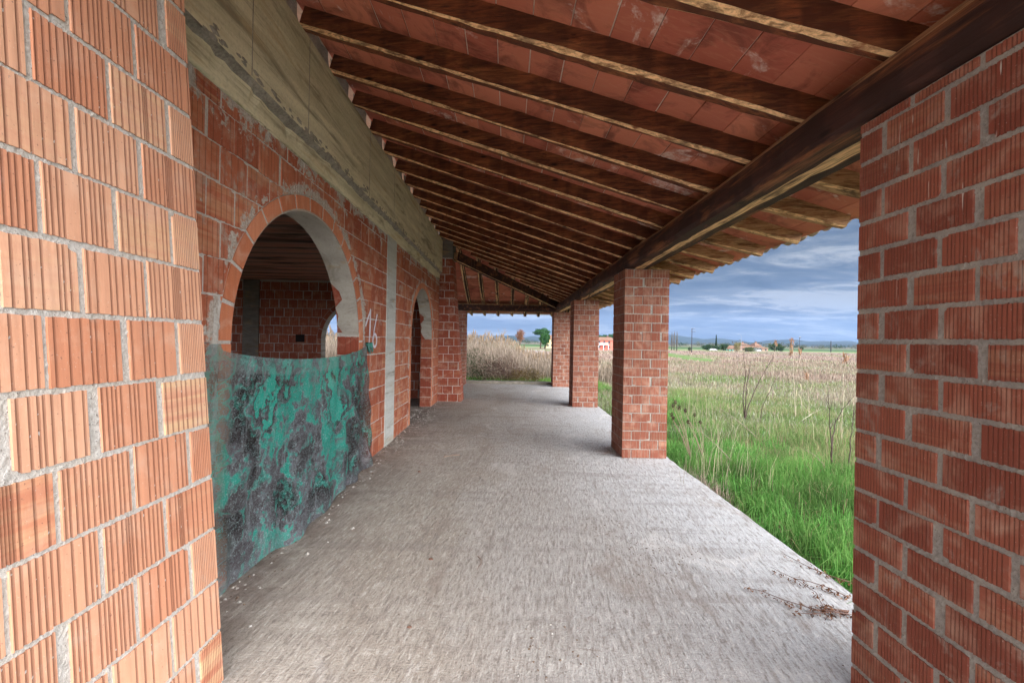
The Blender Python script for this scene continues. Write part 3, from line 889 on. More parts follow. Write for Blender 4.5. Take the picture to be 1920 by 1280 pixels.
# eaves beams along the pillars
def eaves_beam(P0, P1, w=.36, h=.265):
    a = Acc(); P0 = Vector(P0); P1 = Vector(P1); d = (P1 - P0); L = d.length; d.normalize()
    side = Vector((0, 0, 1)).cross(d).normalized(); up = Vector((0, 0, 1)); n = int(L / .15); rnd = random.random(); rows = []
    for i in range(n + 1):
        f = i / n * L; s1 = .012 * math.sin(f * 1.1 + rnd * 9) + .006 * math.sin(f * 3.7); j = lambda s=.003: random.gauss(0, s)
        wn = .045 + .02 * math.sin(f * 1.7 + 2)
        pr = [(-w / 2 + .055 + s1 + j(), h), (-w / 2 + .02 + s1 + j(), h * .82), (-w / 2 + s1 + j(), h * .45), (-w / 2 + .004 + s1 + j(), .05), (-w / 2 + .03 + s1 + j(), .012), (-w / 2 + .13 + j(.005), 0 + j()),
              (-w / 2 + .13 + .10 + .025 * math.sin(f * .9 + rnd * 7) + j(.006), .0 + j()), (w / 2 - .05 + j(), 0), (w / 2 - .02 + j(), .02 + j()), (w / 2, h * .5), (w / 2 - .03, h)]
        rows.append([P0 + d * f + side * (-q) * -1 * -1 + up * u_ for q, u_ in pr])
    m = len(rows[0])
    for r in rows: a.v.extend([tuple(p) for p in r])
    for i in range(n):
        for k in range(m):
            q = i * m + k; q2 = i * m + (k + 1) % m
            lt = {0: .45, 5: 1.0, 7: .9}.get(k, 0.0)
            a.f.append((q, q + m, q2 + m, q2)); a.m.append(0); a.t.append((lt, rnd, 0))
    a.f.append(tuple(range(m))); a.m.append(0); a.t.append((1, rnd, 0))
    a.f.append(tuple(n * m + k for k in range(m))[::-1]); a.m.append(0); a.t.append((1, rnd, 0))
    return a.build('eaves_beam', M_wy, roof)
eaves_beam((1.87, -.5, 2.742), (1.87, 6.32, 2.742)); eaves_beam((1.872, 6.33, 2.742), (1.872, 10.98, 2.742)); eaves_beam((1.868, 10.99, 2.742), (1.868, 15.62, 2.742))
eaves_beam((1.68, 15.62, 2.742), (-4.0, 15.62, 2.742), w=.30)
# iron straps on the hip
M_strap = plain('rusty_strap', (.12, .07, .05))
for f in (.13, .80):
    for o_ in (0, .06):
        a = Acc()
        x = HP0[0] + (HP1[0] - HP0[0]) * f + o_; y = HP0[1] + (HP1[1] - HP0[1]) * f + o_; z = zh0 + (zh1 - zh0) * f
        a.box(x - .005, x + .005, y - .135, y - .12, z + .02, z + .27); a.build('iron_strap', M_strap, roof)

# tile deck between the rafters: one slab per clay tile, pale joints
def deck():
    a = Acc(); zt = RH + .004
    step = .245; th = .03
    kk = (HP1[1] - HP0[1]) / (HP1[0] - HP0[0])
    x = XL - .03
    cols = []
    while x < XE + .02: cols.append(x); x += step
    for n in range(-6, 23):
        ya = yl0 + .601 * n
        for i, x0 in enumerate(cols):
            x1 = min(x0 + step - .0085, XE + .05)
            c0, c1 = yy(x0, ya), yy(x0, ya + .601)
            # skip what lies beyond the hip
            hipx = HP0[0] + ((c0 + .30) - HP0[1]) / kk
            if c0 + .3 > HP0[1] and x0 < hipx - .12: continue
            z0, z1 = zb(x0) + zt + random.gauss(0, .0012), zb(x1) + zt + random.gauss(0, .0012)
            j = random.uniform(-.004, .004); t = (random.random(), random.random(), 0)
            P = [(x0, yy(x0, ya) + .002, z0), (x1, yy(x1, ya) + .002, z1), (x1 + j, yy(x1, ya + .601) - .002, z1), (x0 + j, yy(x0, ya + .601) - .002, z0)]
            a.add(P + [(p[0], p[1], p[2] + th) for p in P], [(0, 1, 2, 3), (0, 4, 5, 1), (2, 6, 7, 3), (1, 5, 6, 2), (0, 3, 7, 4)], 0, t)
    # grout and screed over the tiles
    g0, g1 = XL - .6, XE + .05
    ye = 15.9
    pts = [(g0, .15), (g1, -.35), (g1, 16.55), (HP1[0] + .2, 15.7), (HP0[0] - .05, 11.98), (g0, 11.98)]
    zoff = zt + .012
    a.add([(x, y, zb(x) + zoff) for x, y in pts] + [(x, y, zb(x) + zoff + .09) for x, y in pts],
          [(0, 1, 2, 3, 4, 5), (11, 10, 9, 8, 7, 6)] + [(i, (i + 1) % 6, 6 + (i + 1) % 6, 6 + i) for i in range(6)], 1)
    return a.build('clay_tile_deck', [M_tile, M_grout], roof)
deck()
def deck2():
    a = Acc(); zt = RH - .016
    kk = (HP1[1] - HP0[1]) / (HP1[0] - HP0[0])
    y = 11.97
    while y < 16.6:
        x = -3.6
        while x < 2.6:
            hy = HP0[1] + (x + .26 - HP0[0]) * kk
            if y > hy - .16:
                y1 = y + .238; t = (random.random(), random.random(), 0)
                P = [(x, y, zb2(y) + zt), (x + .525, y, zb2(y) + zt), (x + .525, y1, zb2(y1) + zt), (x, y1, zb2(y1) + zt)]
                a.add(P + [(p[0], p[1], p[2] + .03) for p in P], [(0, 1, 2, 3), (0, 4, 5, 1), (2, 6, 7, 3), (1, 5, 6, 2), (0, 3, 7, 4)], 0, t)
            x += .53
        y += .245
    pts = [(-4, 11.97), (-1.2, 11.97), (2.85, 16.2), (2.9, 16.75), (-4, 16.75)]
    a.add([(x, y, zb2(y) + zt + .012) for x, y in pts] + [(x, y, zb2(y) + zt + .1) for x, y in pts], [(0, 1, 2, 3, 4), (9, 8, 7, 6, 5)] + [(i, (i + 1) % 5, 5 + (i + 1) % 5, 5 + i) for i in range(5)], 1)
    return a.build('clay_tile_deck', [M_tile, M_grout], roof)
deck2()
# curved roof tiles at the eave
def coppi():
    a = Acc(); y = -.3
    def tile(P, along, across, up, up_sign, L=.46, r0=.094, r1=.075):
        n = 8; vs = []
        for e_ in (0, 1):
            r = r0 if e_ == 0 else r1
            for th in (0, .012):
                for k in range(n + 1):
                    w = math.pi * k / n
                    q = P + along * (L * e_) + across * (math.cos(w) * (r - th)) + up * (math.sin(w) * (r - th) * .8 * up_sign)
                    vs.append(tuple(q))
        m = n + 1; f = []
        for k in range(n):
            f += [(k, k + 1, 2 * m + k + 1, 2 * m + k), (m + k, 3 * m + k, 3 * m + k + 1, m + k + 1), (k, m + k, m + k + 1, k + 1)]
        a.add(vs, f, 0, (random.random(), .5, 0))
    al = Vector((-1, 0, SL)).normalized(); ac = Vector((0, 1, 0)); up = Vector((SL, 0, 1)).normalized()
    while y < 16.6:
        j = random.uniform(-.02, .02)
        for row in range(3):
            x = XE + .17 + j - row * .40
            z = zb(x) + RH + .085
            tile(Vector((x, y + random.uniform(-.008, .008), z + .035)), al, ac, up, -1)
            tile(Vector((x - .015 + random.uniform(-.015, .015), y + .1, z + .03)), al, ac, up, 1)
        y += .2
    al = Vector((0, -1, SL)).normalized(); ac = Vector((1, 0, 0)); up = Vector((0, SL, 1)).normalized(); x = -4
    while x < 2.9:
        yb_ = 16.78 + random.uniform(-.02, .02); z = zb2(yb_) + RH + .10
        tile(Vector((x, yb_, z + .035)), al, ac, up, -1); tile(Vector((x + .1, yb_ - .02, z + .03)), al, ac, up, 1); x += .2
    return a.build('roof_tile_edge', [M_cop], roof, smooth=False)
coppi()
# rough concrete infill between the rafter ends on the wall
a = Acc()
for n in range(-6, 14):
    ya = yl0 + .601 * n + RW / 2 + .003; yb_ = yl0 + .601 * (n + 1) - RW / 2 - .003
    if yb_ > 11.6: break
    m = 6; ys = lin(ya, yb_, m); vs = []
    for y in ys:
        xo = random.uniform(-.02, .015)
        vs += [(XL - .03 + xo, y, 4.296), (XL - .045 + xo + random.gauss(0, .006), y, 4.39), (XL - .05 + xo, y, 4.51)]
    fs = []
    for i in range(m):
        for j in range(2): q = i * 3 + j; fs.append((q, q + 3, q + 4, q + 1))
    a.add(vs, fs, 0)
a.build('rafter_infill', [M_mort], house)

# ------------------------------------------------------------------ floor slab, kerb
def floor():
    a = Acc()
    X0, X1, Y0, Y1 = -9.6, 2.375, -3.5, 16.12
    ys = lin(Y0, Y1, 160); edge = []
    nx = 8
    xs = lin(X0, X1 - .12, nx)
    b = len(a.v)
    for y in ys:
        ex = X1 + .006 * math.sin(y * 3.1) + random.gauss(0, .005)
        row = [(x, y, 0) for x in xs] + [(ex - .012, y, -.002 + random.gauss(0, .0015)), (ex, y, -.012 + random.gauss(0, .003)), (ex - .01, y, -.32)]
        a.v.extend(row)
    m = nx + 4
    for i in range(len(ys) - 1):
        for k in range(m - 1):
            q = b + i * m + k; a.f.append((q, q + 1, q + m + 1, q + m)); a.m.append(0); a.t.append((.5, .5, 0))
    a.quad((X0, Y1, 0), (X1, Y1, 0), (X1, Y1, -.3), (X0, Y1, -.3))
    a.quad((X0, Y0, -.3), (X1, Y0, -.3), (X1, Y0, 0), (X0, Y0, 0))
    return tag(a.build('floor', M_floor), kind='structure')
floor()
a = Acc(); ys = lin(-9.6, 2.3, 60)
for i in range(60):
    z = .10 + .006 * math.sin(i * 1.3)
    a.box(ys[i], ys[i + 1] + .001 * (i % 2), 16.13 + .003 * math.sin(i), 16.42, -.3, z)
tag(a.build('kerb', M_gran), 'low grey concrete kerb across the far end of the porch floor', 'kerb')

# ------------------------------------------------------------------ terrain
def ter(x, y):
    d = np.hypot(x, y) if isinstance(x, np.ndarray) else math.hypot(x, y)
    t = (d - 12) / 240
    t = np.clip(t, 0, 1) if isinstance(t, np.ndarray) else min(max(t, 0), 1)
    return -.17 - 2.35 * t * (1.6 - .6 * t)
FX, CXP, CYP = 790, 953, 638
def gpt(px, py):
    """where the sight line of a photo point meets the field"""
    a_, b_ = px - CXP, CYP - py; xf = a_ - R_ * b_; zf = b_ + R_ * a_
    z = -.2; d = 10
    for _ in range(60):
        d = (z - 1.67) * FX / zf if zf < -.3 else 900
        z = .5 * z + .5 * ter(xf * d / FX, d)
    return xf * d / FX, d, z
def at(px, py, d):
    a_, b_ = px - CXP, CYP - py; xf = a_ - R_ * b_; zf = b_ + R_ * a_
    return xf * d / FX, d, 1.67 + zf * d / FX


GS = [(1180, 657), (1257, 662), (1276, 665), (1295, 668.5), (1334, 674), (1346, 679), (1330, 683), (1292, 677), (1256, 670), (1180, 662)]
GSP = [gpt(*p)[:2] for p in GS]
def inpoly(x, y, P):
    c = False; n = len(P)
    for i in range(n):
        x1, y1 = P[i]; x2, y2 = P[(i + 1) % n]
        if (y1 > y) != (y2 > y) and x < (x2 - x1) * (y - y1) / (y2 - y1) + x1: c = not c
    return c


def ground():
    rows = [-60, -30, -15, -8, -4, 0, 2, 4, 6, 8, 10, 12] + list(np.geomspace(14, 7000, 170))
    nc = 150; V = []; Cc = []
    for y in rows:
        half = max(60, abs(y) * 2.4)
        for k in range(nc + 1):
            u = (k / nc * 2 - 1); x = half * (abs(u) ** 1.0) * (1 if u > 0 else -1)
            z = ter(x, max(y, 0)) if y > 0 else -.17
            V.append((x, y, z))
            d = y; nz = math.sin(x * .37 + y * .11) * math.sin(y * .23 + x * .05) + .5 * math.sin(x * 1.3 + y * .9)
            if d < 14: c = (.045, .065, .02)
            elif d < 60:
                g_ = max(0, min(1, .45 + .4 * nz)); c = tuple(a * (1 - g_) + b * g_ for a, b in zip((.24, .17, .14), (.11, .19, .055)))
            elif d < 270: c = (.27, .195, .17) if math.sin(x * .05 + y * .021) + .6 * nz > -.8 else (.15, .21, .07)
            elif d < 330: c = (.20, .26, .11)
            elif d < 520: c = (.028, .10, .025)
            elif d < 560: c = (.20, .16, .13)
            else:
                s = math.sin(d * .009) + math.sin(x * .004 + d * .003)
                c = (.14, .12, .10) if s > 0 else (.10, .13, .07)
            if y > 20 and inpoly(x, y, GSP): c = (.10, .20, .045)
            Cc.append(c)
    V = np.array(V); m = nc + 1; T = []
    for i in range(len(rows) - 1):
        for k in range(nc):
            q = i * m + k; T += [(q, q + 1, q + m + 1), (q, q + m + 1, q + m)]
    mt, g, b = newmat('field_soil'); c = g.attr('vcol').outputs['Color']; p = g.obj()
    n = g.noise(p, .9, 6, .65); n2 = g.noise(p, .06, 5, .6)
    c = g.mix(g.mr(n, .38, .62, 0.0, .6), c, g.mix(.6, c, (.05, .045, .025)))
    c = g.mix(g.mr(n2, .45, .6, 0.0, .35), c, g.mix(.5, c, (.25, .20, .12)))
    setb(g, b, Base_Color=c, Normal=g.bump(n, .8, .05))
    return tag(np_mesh('ground', V, np.array(T), np.array(Cc), mt), kind='structure')
ground()


def hills():
    V = []; T = []; Cc = []
    n = 260
    for (D, h0, seed) in ((2700, 24, 1.0), (3600, 52, 4.0)):
        b = len(V)
        for i in range(n + 1):
            th = -1.25 + 2.5 * i / n; x = D * math.sin(th); y = D * math.cos(th)
            s = h0 * (.72 + .34 * math.sin(th * 9 + seed) + .28 * math.sin(th * 23 + seed * 3) + .16 * math.sin(th * 61 + seed) + .05 * math.sin(th * 140))
            s += 10 * math.exp(-((th + .02) / .25) ** 2)
            for j, (f, zf_) in enumerate(((0.0, 0), (.03, .45), (.06, .85), (.09, 1.0), (.16, .7))):
                k = 1 + f
                V.append((x * k, y * k, -3 + (s + random.gauss(0, .5)) * zf_)); Cc.append((.012, .03, .032) if (i // 7 + j) % 3 else (.022, .038, .036))
        for i in range(n):
            for j in range(4):
                q = b + i * 5 + j; T += [(q, q + 5, q + 6), (q, q + 6, q + 1)]
    return tag(np_mesh('hills', np.array(V), np.array(T), np.array(Cc), vcol_mat('wooded_hills', 0, .01)), kind='structure')
hills()

# ------------------------------------------------------------------ grasses
def blades(N, X, Y, H, Wd, lean, cols, name, mat, label=None, cat=None, seg=2, Z0=None, droop=.5, kind='stuff'):
    z0 = ter(X, Y) if Z0 is None else Z0
    ang = RNG.uniform(0, 2 * np.pi, N); la = RNG.uniform(0, 2 * np.pi, N); ln = np.abs(RNG.normal(0, lean, N)) * H
    wx, wy = np.cos(ang) * Wd / 2, np.sin(ang) * Wd / 2; lx, ly = np.cos(la) * ln, np.sin(la) * ln
    V = np.zeros((N, 5, 3), np.float32)
    V[:, 0] = np.stack([X - wx, Y - wy, z0 - .02], 1); V[:, 1] = np.stack([X + wx, Y + wy, z0 - .02], 1)
    f = .55
    V[:, 2] = np.stack([X - wx * .8 + lx * .3, Y - wy * .8 + ly * .3, z0 + H * f], 1); V[:, 3] = np.stack([X + wx * .8 + lx * .3, Y + wy * .8 + ly * .3, z0 + H * f], 1)
    V[:, 4] = np.stack([X + lx, Y + ly, z0 + H * (1 - droop * np.minimum((ln / H) ** 2, 1))], 1)
    T = np.array([[0, 1, 3], [0, 3, 2], [2, 3, 4]])[None] + (np.arange(N) * 5)[:, None, None]
    C = np.repeat(cols[:, None, :], 5, 1).astype(np.float32)
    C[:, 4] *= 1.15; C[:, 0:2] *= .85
    return V.reshape(-1, 3), T.reshape(-1, 3), C.reshape(-1, 3)


def merge(parts):
    V, T, C = [], [], []; o = 0
    for v, t, c in parts: V.append(v); T.append(t + o); C.append(c); o += len(v)
    return np.concatenate(V), np.concatenate(T), np.concatenate(C)


def fbm(x, y, s=1.0, seed=0):
    r = np.zeros_like(x); a = 1.0; f = s
    g = np.random.default_rng(seed)
    for k in range(4):
        p = g.uniform(0, 6, 4); th = g.uniform(0, 3.1, 2)
        r += a * np.sin((x * np.cos(th[0]) + y * np.sin(th[0])) * f + p[0]) * np.sin((x * np.cos(th[1]) - y * np.sin(th[1])) * f * 1.1 + p[1]); a *= .6; f *= 2.1
    return r


def wedge(N, d0, d1, r0, r1, power=1.0):
    """points over the field, thinning with distance"""
    d = d0 * (d1 / d0) ** (RNG.uniform(0, 1, N) ** power); r = RNG.uniform(r0, r1, N)
    return r * d, d


def grass():
    P = []
    # lush green by the slab
    N = 190000
    X = RNG.uniform(2.37, 9.5, N) ** 1.0; Y = RNG.uniform(1.0, 17, N)
    k = (RNG.uniform(0, 1, N) < np.clip(1.3 - (X - 2.4) / 9 - Y / 60, .25, 1)); X, Y = X[k], Y[k]
    nz = fbm(X, Y, 1.3, 3); k = RNG.uniform(-1.7, 1.2, len(X)) < nz + .9; X, Y, nz = X[k], Y[k], nz[k]; N = len(X)
    lush = np.clip(1.1 - (X - 2.4) / 3.0 + .5 * nz, 0, 1)
    H = (.07 + .13 * np.clip(nz + .5, 0, 1.6) + .05 * RNG.uniform(0, 1, N)) * (0.7 + .6 * RNG.uniform(0, 1, N))
    edge = np.clip((X - 2.37) / .25, .35, 1); H *= edge
    g1 = np.array([.06, .20, .03]); g2 = np.array([.20, .36, .10]); g3 = np.array([.26, .33, .13]); br = np.array([.42, .33, .20])
    m = RNG.uniform(0, 1, (N, 1)); C = g1 * (1 - m) + g2 * m
    patch = np.clip(.5 + .9 * fbm(X, Y, 3.1, 8)[:, None] * .5, 0, 1); C = C * (.55 + .7 * patch); C = C * (lush[:, None] * .9 + .1) + (g3 * .75 + .25 * C) * (1 - lush[:, None]) * .9
    dry = RNG.uniform(0, 1, N) < .05 + .30 * (1 - lush); C[dry] = br * RNG.uniform(.6, 1.2, (dry.sum(), 1))
    P.append(blades(N, X, Y, H * 1.15, RNG.uniform(.004, .008, N), .75, C * .95, '', None, droop=.8))
    for q in range(120):
        K = 110; cx = 2.5 + abs(random.gauss(0, 1.1)); cy = random.uniform(1.6, 10); rr = random.uniform(.06, .16)
        m = RNG.uniform(0, 1, (K, 1)); C = (np.array([.05, .24, .03]) * (1 - m) + np.array([.24, .46, .13]) * m) * random.uniform(.7, 1.15)
        P.append(blades(K, np.maximum(cx + RNG.normal(0, rr, K), 2.40 + RNG.uniform(0, .06, K)), cy + RNG.normal(0, rr, K), RNG.uniform(.12, .31, K), RNG.uniform(.005, .009, K), .9, C, '', None, droop=.75))
    # mid field, paler and coarser
    N = 150000; X, Y = wedge(N, 8, 60, .12, 1.15, 1.0)
    nz = fbm(X, Y, .35, 5); k = nz + RNG.uniform(-1, 1, N) > -.8; X, Y, nz = X[k], Y[k], nz[k]; N = len(X)
    k = X > 2.45; X, Y, nz = X[k], Y[k], nz[k]; N = len(X)
    H = (.09 + .14 * RNG.uniform(0, 1, N)) * (1 + np.clip((Y - 10) / 60, 0, .7))
    far = np.clip((Y - 11) / 14, 0, 1)[:, None]; gp = np.clip(.5 + nz * .5, 0, 1)[:, None]
    C = (np.array([.16, .28, .07]) * gp + np.array([.38, .38, .24]) * (1 - gp)) * (1 - far) + (np.array([.20, .30, .09]) * gp * gp + np.array([.42, .33, .25]) * (1 - gp * gp)) * far
    pk = RNG.uniform(0, 1, N) < .2 * np.clip((Y - 8) / 8, 0, 1); C[pk] = (.40, .29, .26)
    wt = RNG.uniform(0, 1, N) < .12; C[wt] = (.52, .52, .42)
    C = C * RNG.uniform(.5, 1.05, (N, 1))
    P.append(blades(N, X, Y, H, (.006 + .0009 * Y) * RNG.uniform(.7, 1.3, N), .5, C, '', None, droop=.6))
    # far-end strip beyond the kerb
    N = 26000; X = RNG.uniform(-8, 4, N); Y = RNG.uniform(16.5, 20, N); H = RNG.uniform(.12, .4, N)
    C = np.array([.13, .26, .05]) * RNG.uniform(.7, 1.4, (N, 1)); P.append(blades(N, X, Y, H, RNG.uniform(.006, .014, N), .5, C, '', None))
    V, T, C = merge(P)
    tag(np_mesh('grass', V, T, C, M_veg), 'green meadow grass growing beside the porch slab', 'grass', kind='stuff')
grass()


def weeds():
    P = []
    # brown and pinkish dead stalks of the fallow field
    N = 70000; X, Y = wedge(N, 13, 250, .10, 1.2, 1.0)
    nz = fbm(X, Y, .22, 9) + .35 * fbm(X, Y, .9, 12)
    k = nz * 1.2 + np.clip((Y - 32) / 22, -1.4, .35) + RNG.uniform(-.45, .45, N) > 0; k &= X > 2.6
    gx = np.array([inpoly(x, y, GSP) if y > 25 else False for x, y in zip(X, Y)]); k &= ~gx
    X, Y = X[k], Y[k]; N = len(X)
    H = RNG.uniform(.15, .62, N) * np.clip(.5 + Y / 90, .5, 1.0)
    m = RNG.uniform(0, 1, (N, 1)); C = np.array([.36, .25, .20]) * (1 - m) + np.array([.52, .42, .34]) * m
    C *= RNG.uniform(.4, .95, (N, 1)); C[RNG.uniform(0, 1, N) < .12] = (.14, .08, .06)
    P.append(blades(N, X, Y, H, (.003 + .0009 * Y) * RNG.uniform(.6, 1.3, N), .22, C, '', None, droop=.1))
    # sparse dry grass standing nearer
    N = 1600; X, Y = wedge(N, 5, 20, .42, 1.0); H = RNG.uniform(.3, .9, N)
    k = (fbm(X, Y, .9, 21) > -.1); X, Y, H = X[k], Y[k], H[k]; N = len(X)
    C = np.array([.50, .42, .30]) * RNG.uniform(.5, 1.2, (N, 1)); P.append(blades(N, X, Y, H, RNG.uniform(.003, .006, N), .3, C, '', None, droop=.3))
    K = 420; X = 2.42 + np.abs(RNG.normal(0, .10, K)); Y = RNG.normal(5.2, .28, K)
    P.append(blades(K, X, Y, RNG.uniform(.08, .26, K), RNG.uniform(.003, .006, K), .7, np.array([.42, .32, .27]) * RNG.uniform(.5, 1.2, (K, 1)), '', None, droop=.6))
    V, T, C = merge(P)
    tag(np_mesh('dry_weeds', V, T, C, M_stalk), 'pinkish brown dead weeds standing over the fallow field', 'weeds', kind='stuff')
weeds()


def reeds():
    P = []
    N = 26000; X = RNG.uniform(-26, 5.5, N); Y = 19.5 + 12 * RNG.uniform(0, 1, N) ** 1.3
    top = np.interp(X / Y, [-1, -.1, .0, .045, .11, .2], [2.2, 2.2, 1.95, 1.3, 1.05, .8]) + .18 * fbm(X, Y, .8, 4)
    H = top * RNG.uniform(.72, 1.06, N) * np.clip(.8 + (Y - 19.5) / 14, .8, 1.08)
    m = RNG.uniform(0, 1, (N, 1)); C = np.array([.36, .29, .21]) * (1 - m) + np.array([.56, .49, .40]) * m; C = C * np.array([.80, .74, .74]) * RNG.uniform(.35, 1.0, (N, 1))
    P.append(blades(N, X, Y, H, RNG.uniform(.010, .022, N), .07, C, '', None, droop=.05))
    # leaves along the stalks
    M = 60000; i = RNG.integers(0, N, M); zz = ter(X[i], Y[i]) + H[i] * RNG.uniform(.15, .95, M)
    m = RNG.uniform(0, 1, (M, 1)); C = np.array([.40, .32, .22]) * (1 - m) + np.array([.60, .53, .43]) * m; C = C * np.array([.80, .75, .76]) * RNG.uniform(.3, .95, (M, 1))
    P.append(blades(M, X[i], Y[i], RNG.uniform(.15, .4, M), RNG.uniform(.010, .024, M), .45, C, '', None, Z0=zz, droop=1.0))
    # plumes
    K = 1500; i = RNG.choice(np.where(H > top * .92)[0], K); 
    for q in range(5):
        zz = ter(X[i], Y[i]) + H[i] - .12 + .05 * q
        C = np.array([.30, .22, .15]) * RNG.uniform(.5, 1.2, (K, 1)); P.append(blades(K, X[i] + RNG.normal(0, .015, K), Y[i], RNG.uniform(.10, .2, K), RNG.uniform(.03, .06, K), .25, C, '', None, Z0=zz))
    V, T, C = merge(P)
    tag(np_mesh('reeds', V, T, C, M_stalk), 'tall dry pale reeds standing in a mass behind the far kerb', 'reeds', kind='stuff')
reeds()


def leaf_cloud(n, cx, cy, cz, rx, ry, rz, size, c1, c2, shell=.55, flat=0):
    """leaf-sized faces spread through an uneven crown"""
    d = RNG.normal(0, 1, (n, 3)); d /= np.linalg.norm(d, axis=1)[:, None]
    lump = 1 + .22 * np.sin(d[:, 0] * 5 + cx) * np.sin(d[:, 1] * 4.3 + 1) + .16 * np.sin(d[:, 2] * 7 + d[:, 0] * 6)
    r = (shell + (1 - shell) * RNG.uniform(0, 1, n) ** .6) * lump
    p = d * r[:, None] * np.array([rx, ry, rz]) + np.array([cx, cy, cz])
    if flat: p[:, 2] = np.maximum(p[:, 2], cz - rz * flat)
    a = RNG.normal(0, 1, (n, 3)); a /= np.linalg.norm(a, axis=1)[:, None]; b_ = np.cross(a, RNG.normal(0, 1, (n, 3))); b_ /= np.linalg.norm(b_, axis=1)[:, None]
    s = size * RNG.uniform(.5, 1.3, (n, 1)); V = np.stack([p - a * s, p + b_ * s * .6, p + a * s], 1).reshape(-1, 3)
    T = np.arange(n * 3).reshape(-1, 3)
    m = np.clip(RNG.uniform(0, 1, (n, 1)) * .8 + .2 * np.sin(p[:, :1] * 3 / rx), 0, 1); C = np.array(c1) * (1 - m) + np.array(c2) * m
    return V, T, np.repeat(C, 3, 0)


def np_tube(pts, rads, col, n=5):
    a = Acc(); a.tube(pts, rads, n); V = np.array(a.v); T = []
    for f in a.f:
        for k in range(1, len(f) - 1): T.append((f[0], f[k], f[k + 1]))
    return V, np.array(T), np.tile(np.array(col), (len(V), 1))


def branch(P, d, L, r, depth, out, col, spread=.5, up=.15, n=4, kids=3):
    pts = [P]; p = Vector(P); v = Vector(d).normalized()
    for i in range(n):
        v = (v + Vector((random.gauss(0, .10), random.gauss(0, .10), random.gauss(0, .05) + up * .3))).normalized(); p = p + v * L / n; pts.append(tuple(p))
    out.append(np_tube(pts, [r * (1 - .7 * i / n) + .0004 for i in range(n + 1)], col, 5 if r > .01 else 3))
    if depth > 0:
        for k in range(kids):
            i = random.randint(1, n); q = Vector(pts[i]); w = (v + Vector((random.gauss(0, spread), random.gauss(0, spread), random.uniform(0, spread)))).normalized()
            branch(tuple(q), w, L * random.uniform(.45, .7), r * .5, depth - 1, out, col, spread, up, n, kids)


def tree_thing(name, label, cat, x, y, trunk, crown, group=None, cmat=None):
    z = ter(x, y); e = empty(name, (x, y, z), label, cat, group)
    if trunk: v = merge(trunk); np_mesh('trunk', *v, M_bark, e)
    if crown: v = merge(crown); np_mesh('crown', *v, cmat or M_veg, e)
    return e


# brambles at the end of the porch: three bushes one can tell apart
def bramble(x, y, rx, ry, rz, c1, c2, label, canes=True, n=5200, name='bramble_bush', cat='bush'):
    z = ter(x, y); cr = [leaf_cloud(n, x, y, z + rz * .55, rx, ry, rz, .035, c1, c2, .35)]
    tr = []
    for k in range(26 if canes else 8):
        a = random.uniform(0, 6.28); p = (x + random.uniform(-rx, rx) * .7, y + random.uniform(-ry, ry) * .6, z)
        L = rz * random.uniform(1.2, 2.0); q = [p]
        for i in range(1, 6): f = i / 5; q.append((p[0] + math.cos(a) * L * .8 * f, p[1] + math.sin(a) * L * .4 * f, z + L * (1.3 * f - .85 * f * f)))
        tr.append(np_tube(q, [.006 * (1 - .1 * i) for i in range(6)], (.35, .20, .16) if random.random() < .6 else (.5, .42, .34), 3))
    return tree_thing(name, label, cat, x, y, tr, cr, 'bushes beyond the far kerb')
bramble(-1.75, 18.0, 1.2, .8, 1.0, (.012, .028, .010), (.06, .09, .03), 'dark green bramble bush beyond the kerb beside the far battered pier')
bramble(-3.9, 18.3, 1.1, .8, .8, (.04, .06, .02), (.12, .14, .05), 'dark green bramble bush hidden mostly behind the far battered pier', n=3000)
bramble(-.35, 18.1, 1.05, .7, .8, (.07, .035, .028), (.24, .14, .11), 'reddish brown tangle of bramble canes in the middle of the far opening')
bramble(.75, 18.0, .8, .6, .5, (.08, .06, .025), (.30, .20, .08), 'low rusty brown bush with yellow leaves beyond the kerb, near the far pillar')

# ---- far trees, right side and left opening
def umbrella_pine(px, py_top, d):
    x, y, z = at(px, py_top, d); z0 = ter(x, y); h = z - z0; e = empty('umbrella_pine', (x, y, z0), 'umbrella pine with a flat domed green crown beyond the reeds', 'tree')
    tr = [np_tube([(x - .6, y, z0), (x - .5, y, z0 + h * .4), (x - .3, y, z0 + h * .75)], [.35, .3, .22], (.10, .06, .045), 7)]
    for k in range(9):
        a = k * .7; tr.append(np_tube([(x - .4, y, z0 + h * .6), (x + 2.2 * math.cos(a), y + 2 * math.sin(a), z0 + h * .83)], [.12, .05], (.10, .06, .045), 4))
    cr = [leaf_cloud(7000, x + random.uniform(-.2, .2), y, z0 + h * .78, 4.2, 4, h * .25, .32, (.02, .07, .02), (.06, .16, .05), .45, flat=.25)]
    for k in range(7): cr.append(leaf_cloud(1200, x + random.uniform(-3, 3), y - random.uniform(0, 2.5), z0 + h * .86, 1.3, 1.2, .8, .28, (.03, .09, .03), (.07, .18, .06), .3, flat=.3))
    v = merge(tr); np_mesh('trunk', *v, M_bark, e); v = merge(cr); np_mesh('crown', *v, M_veg, e)
umbrella_pine(1016, 617, 230)
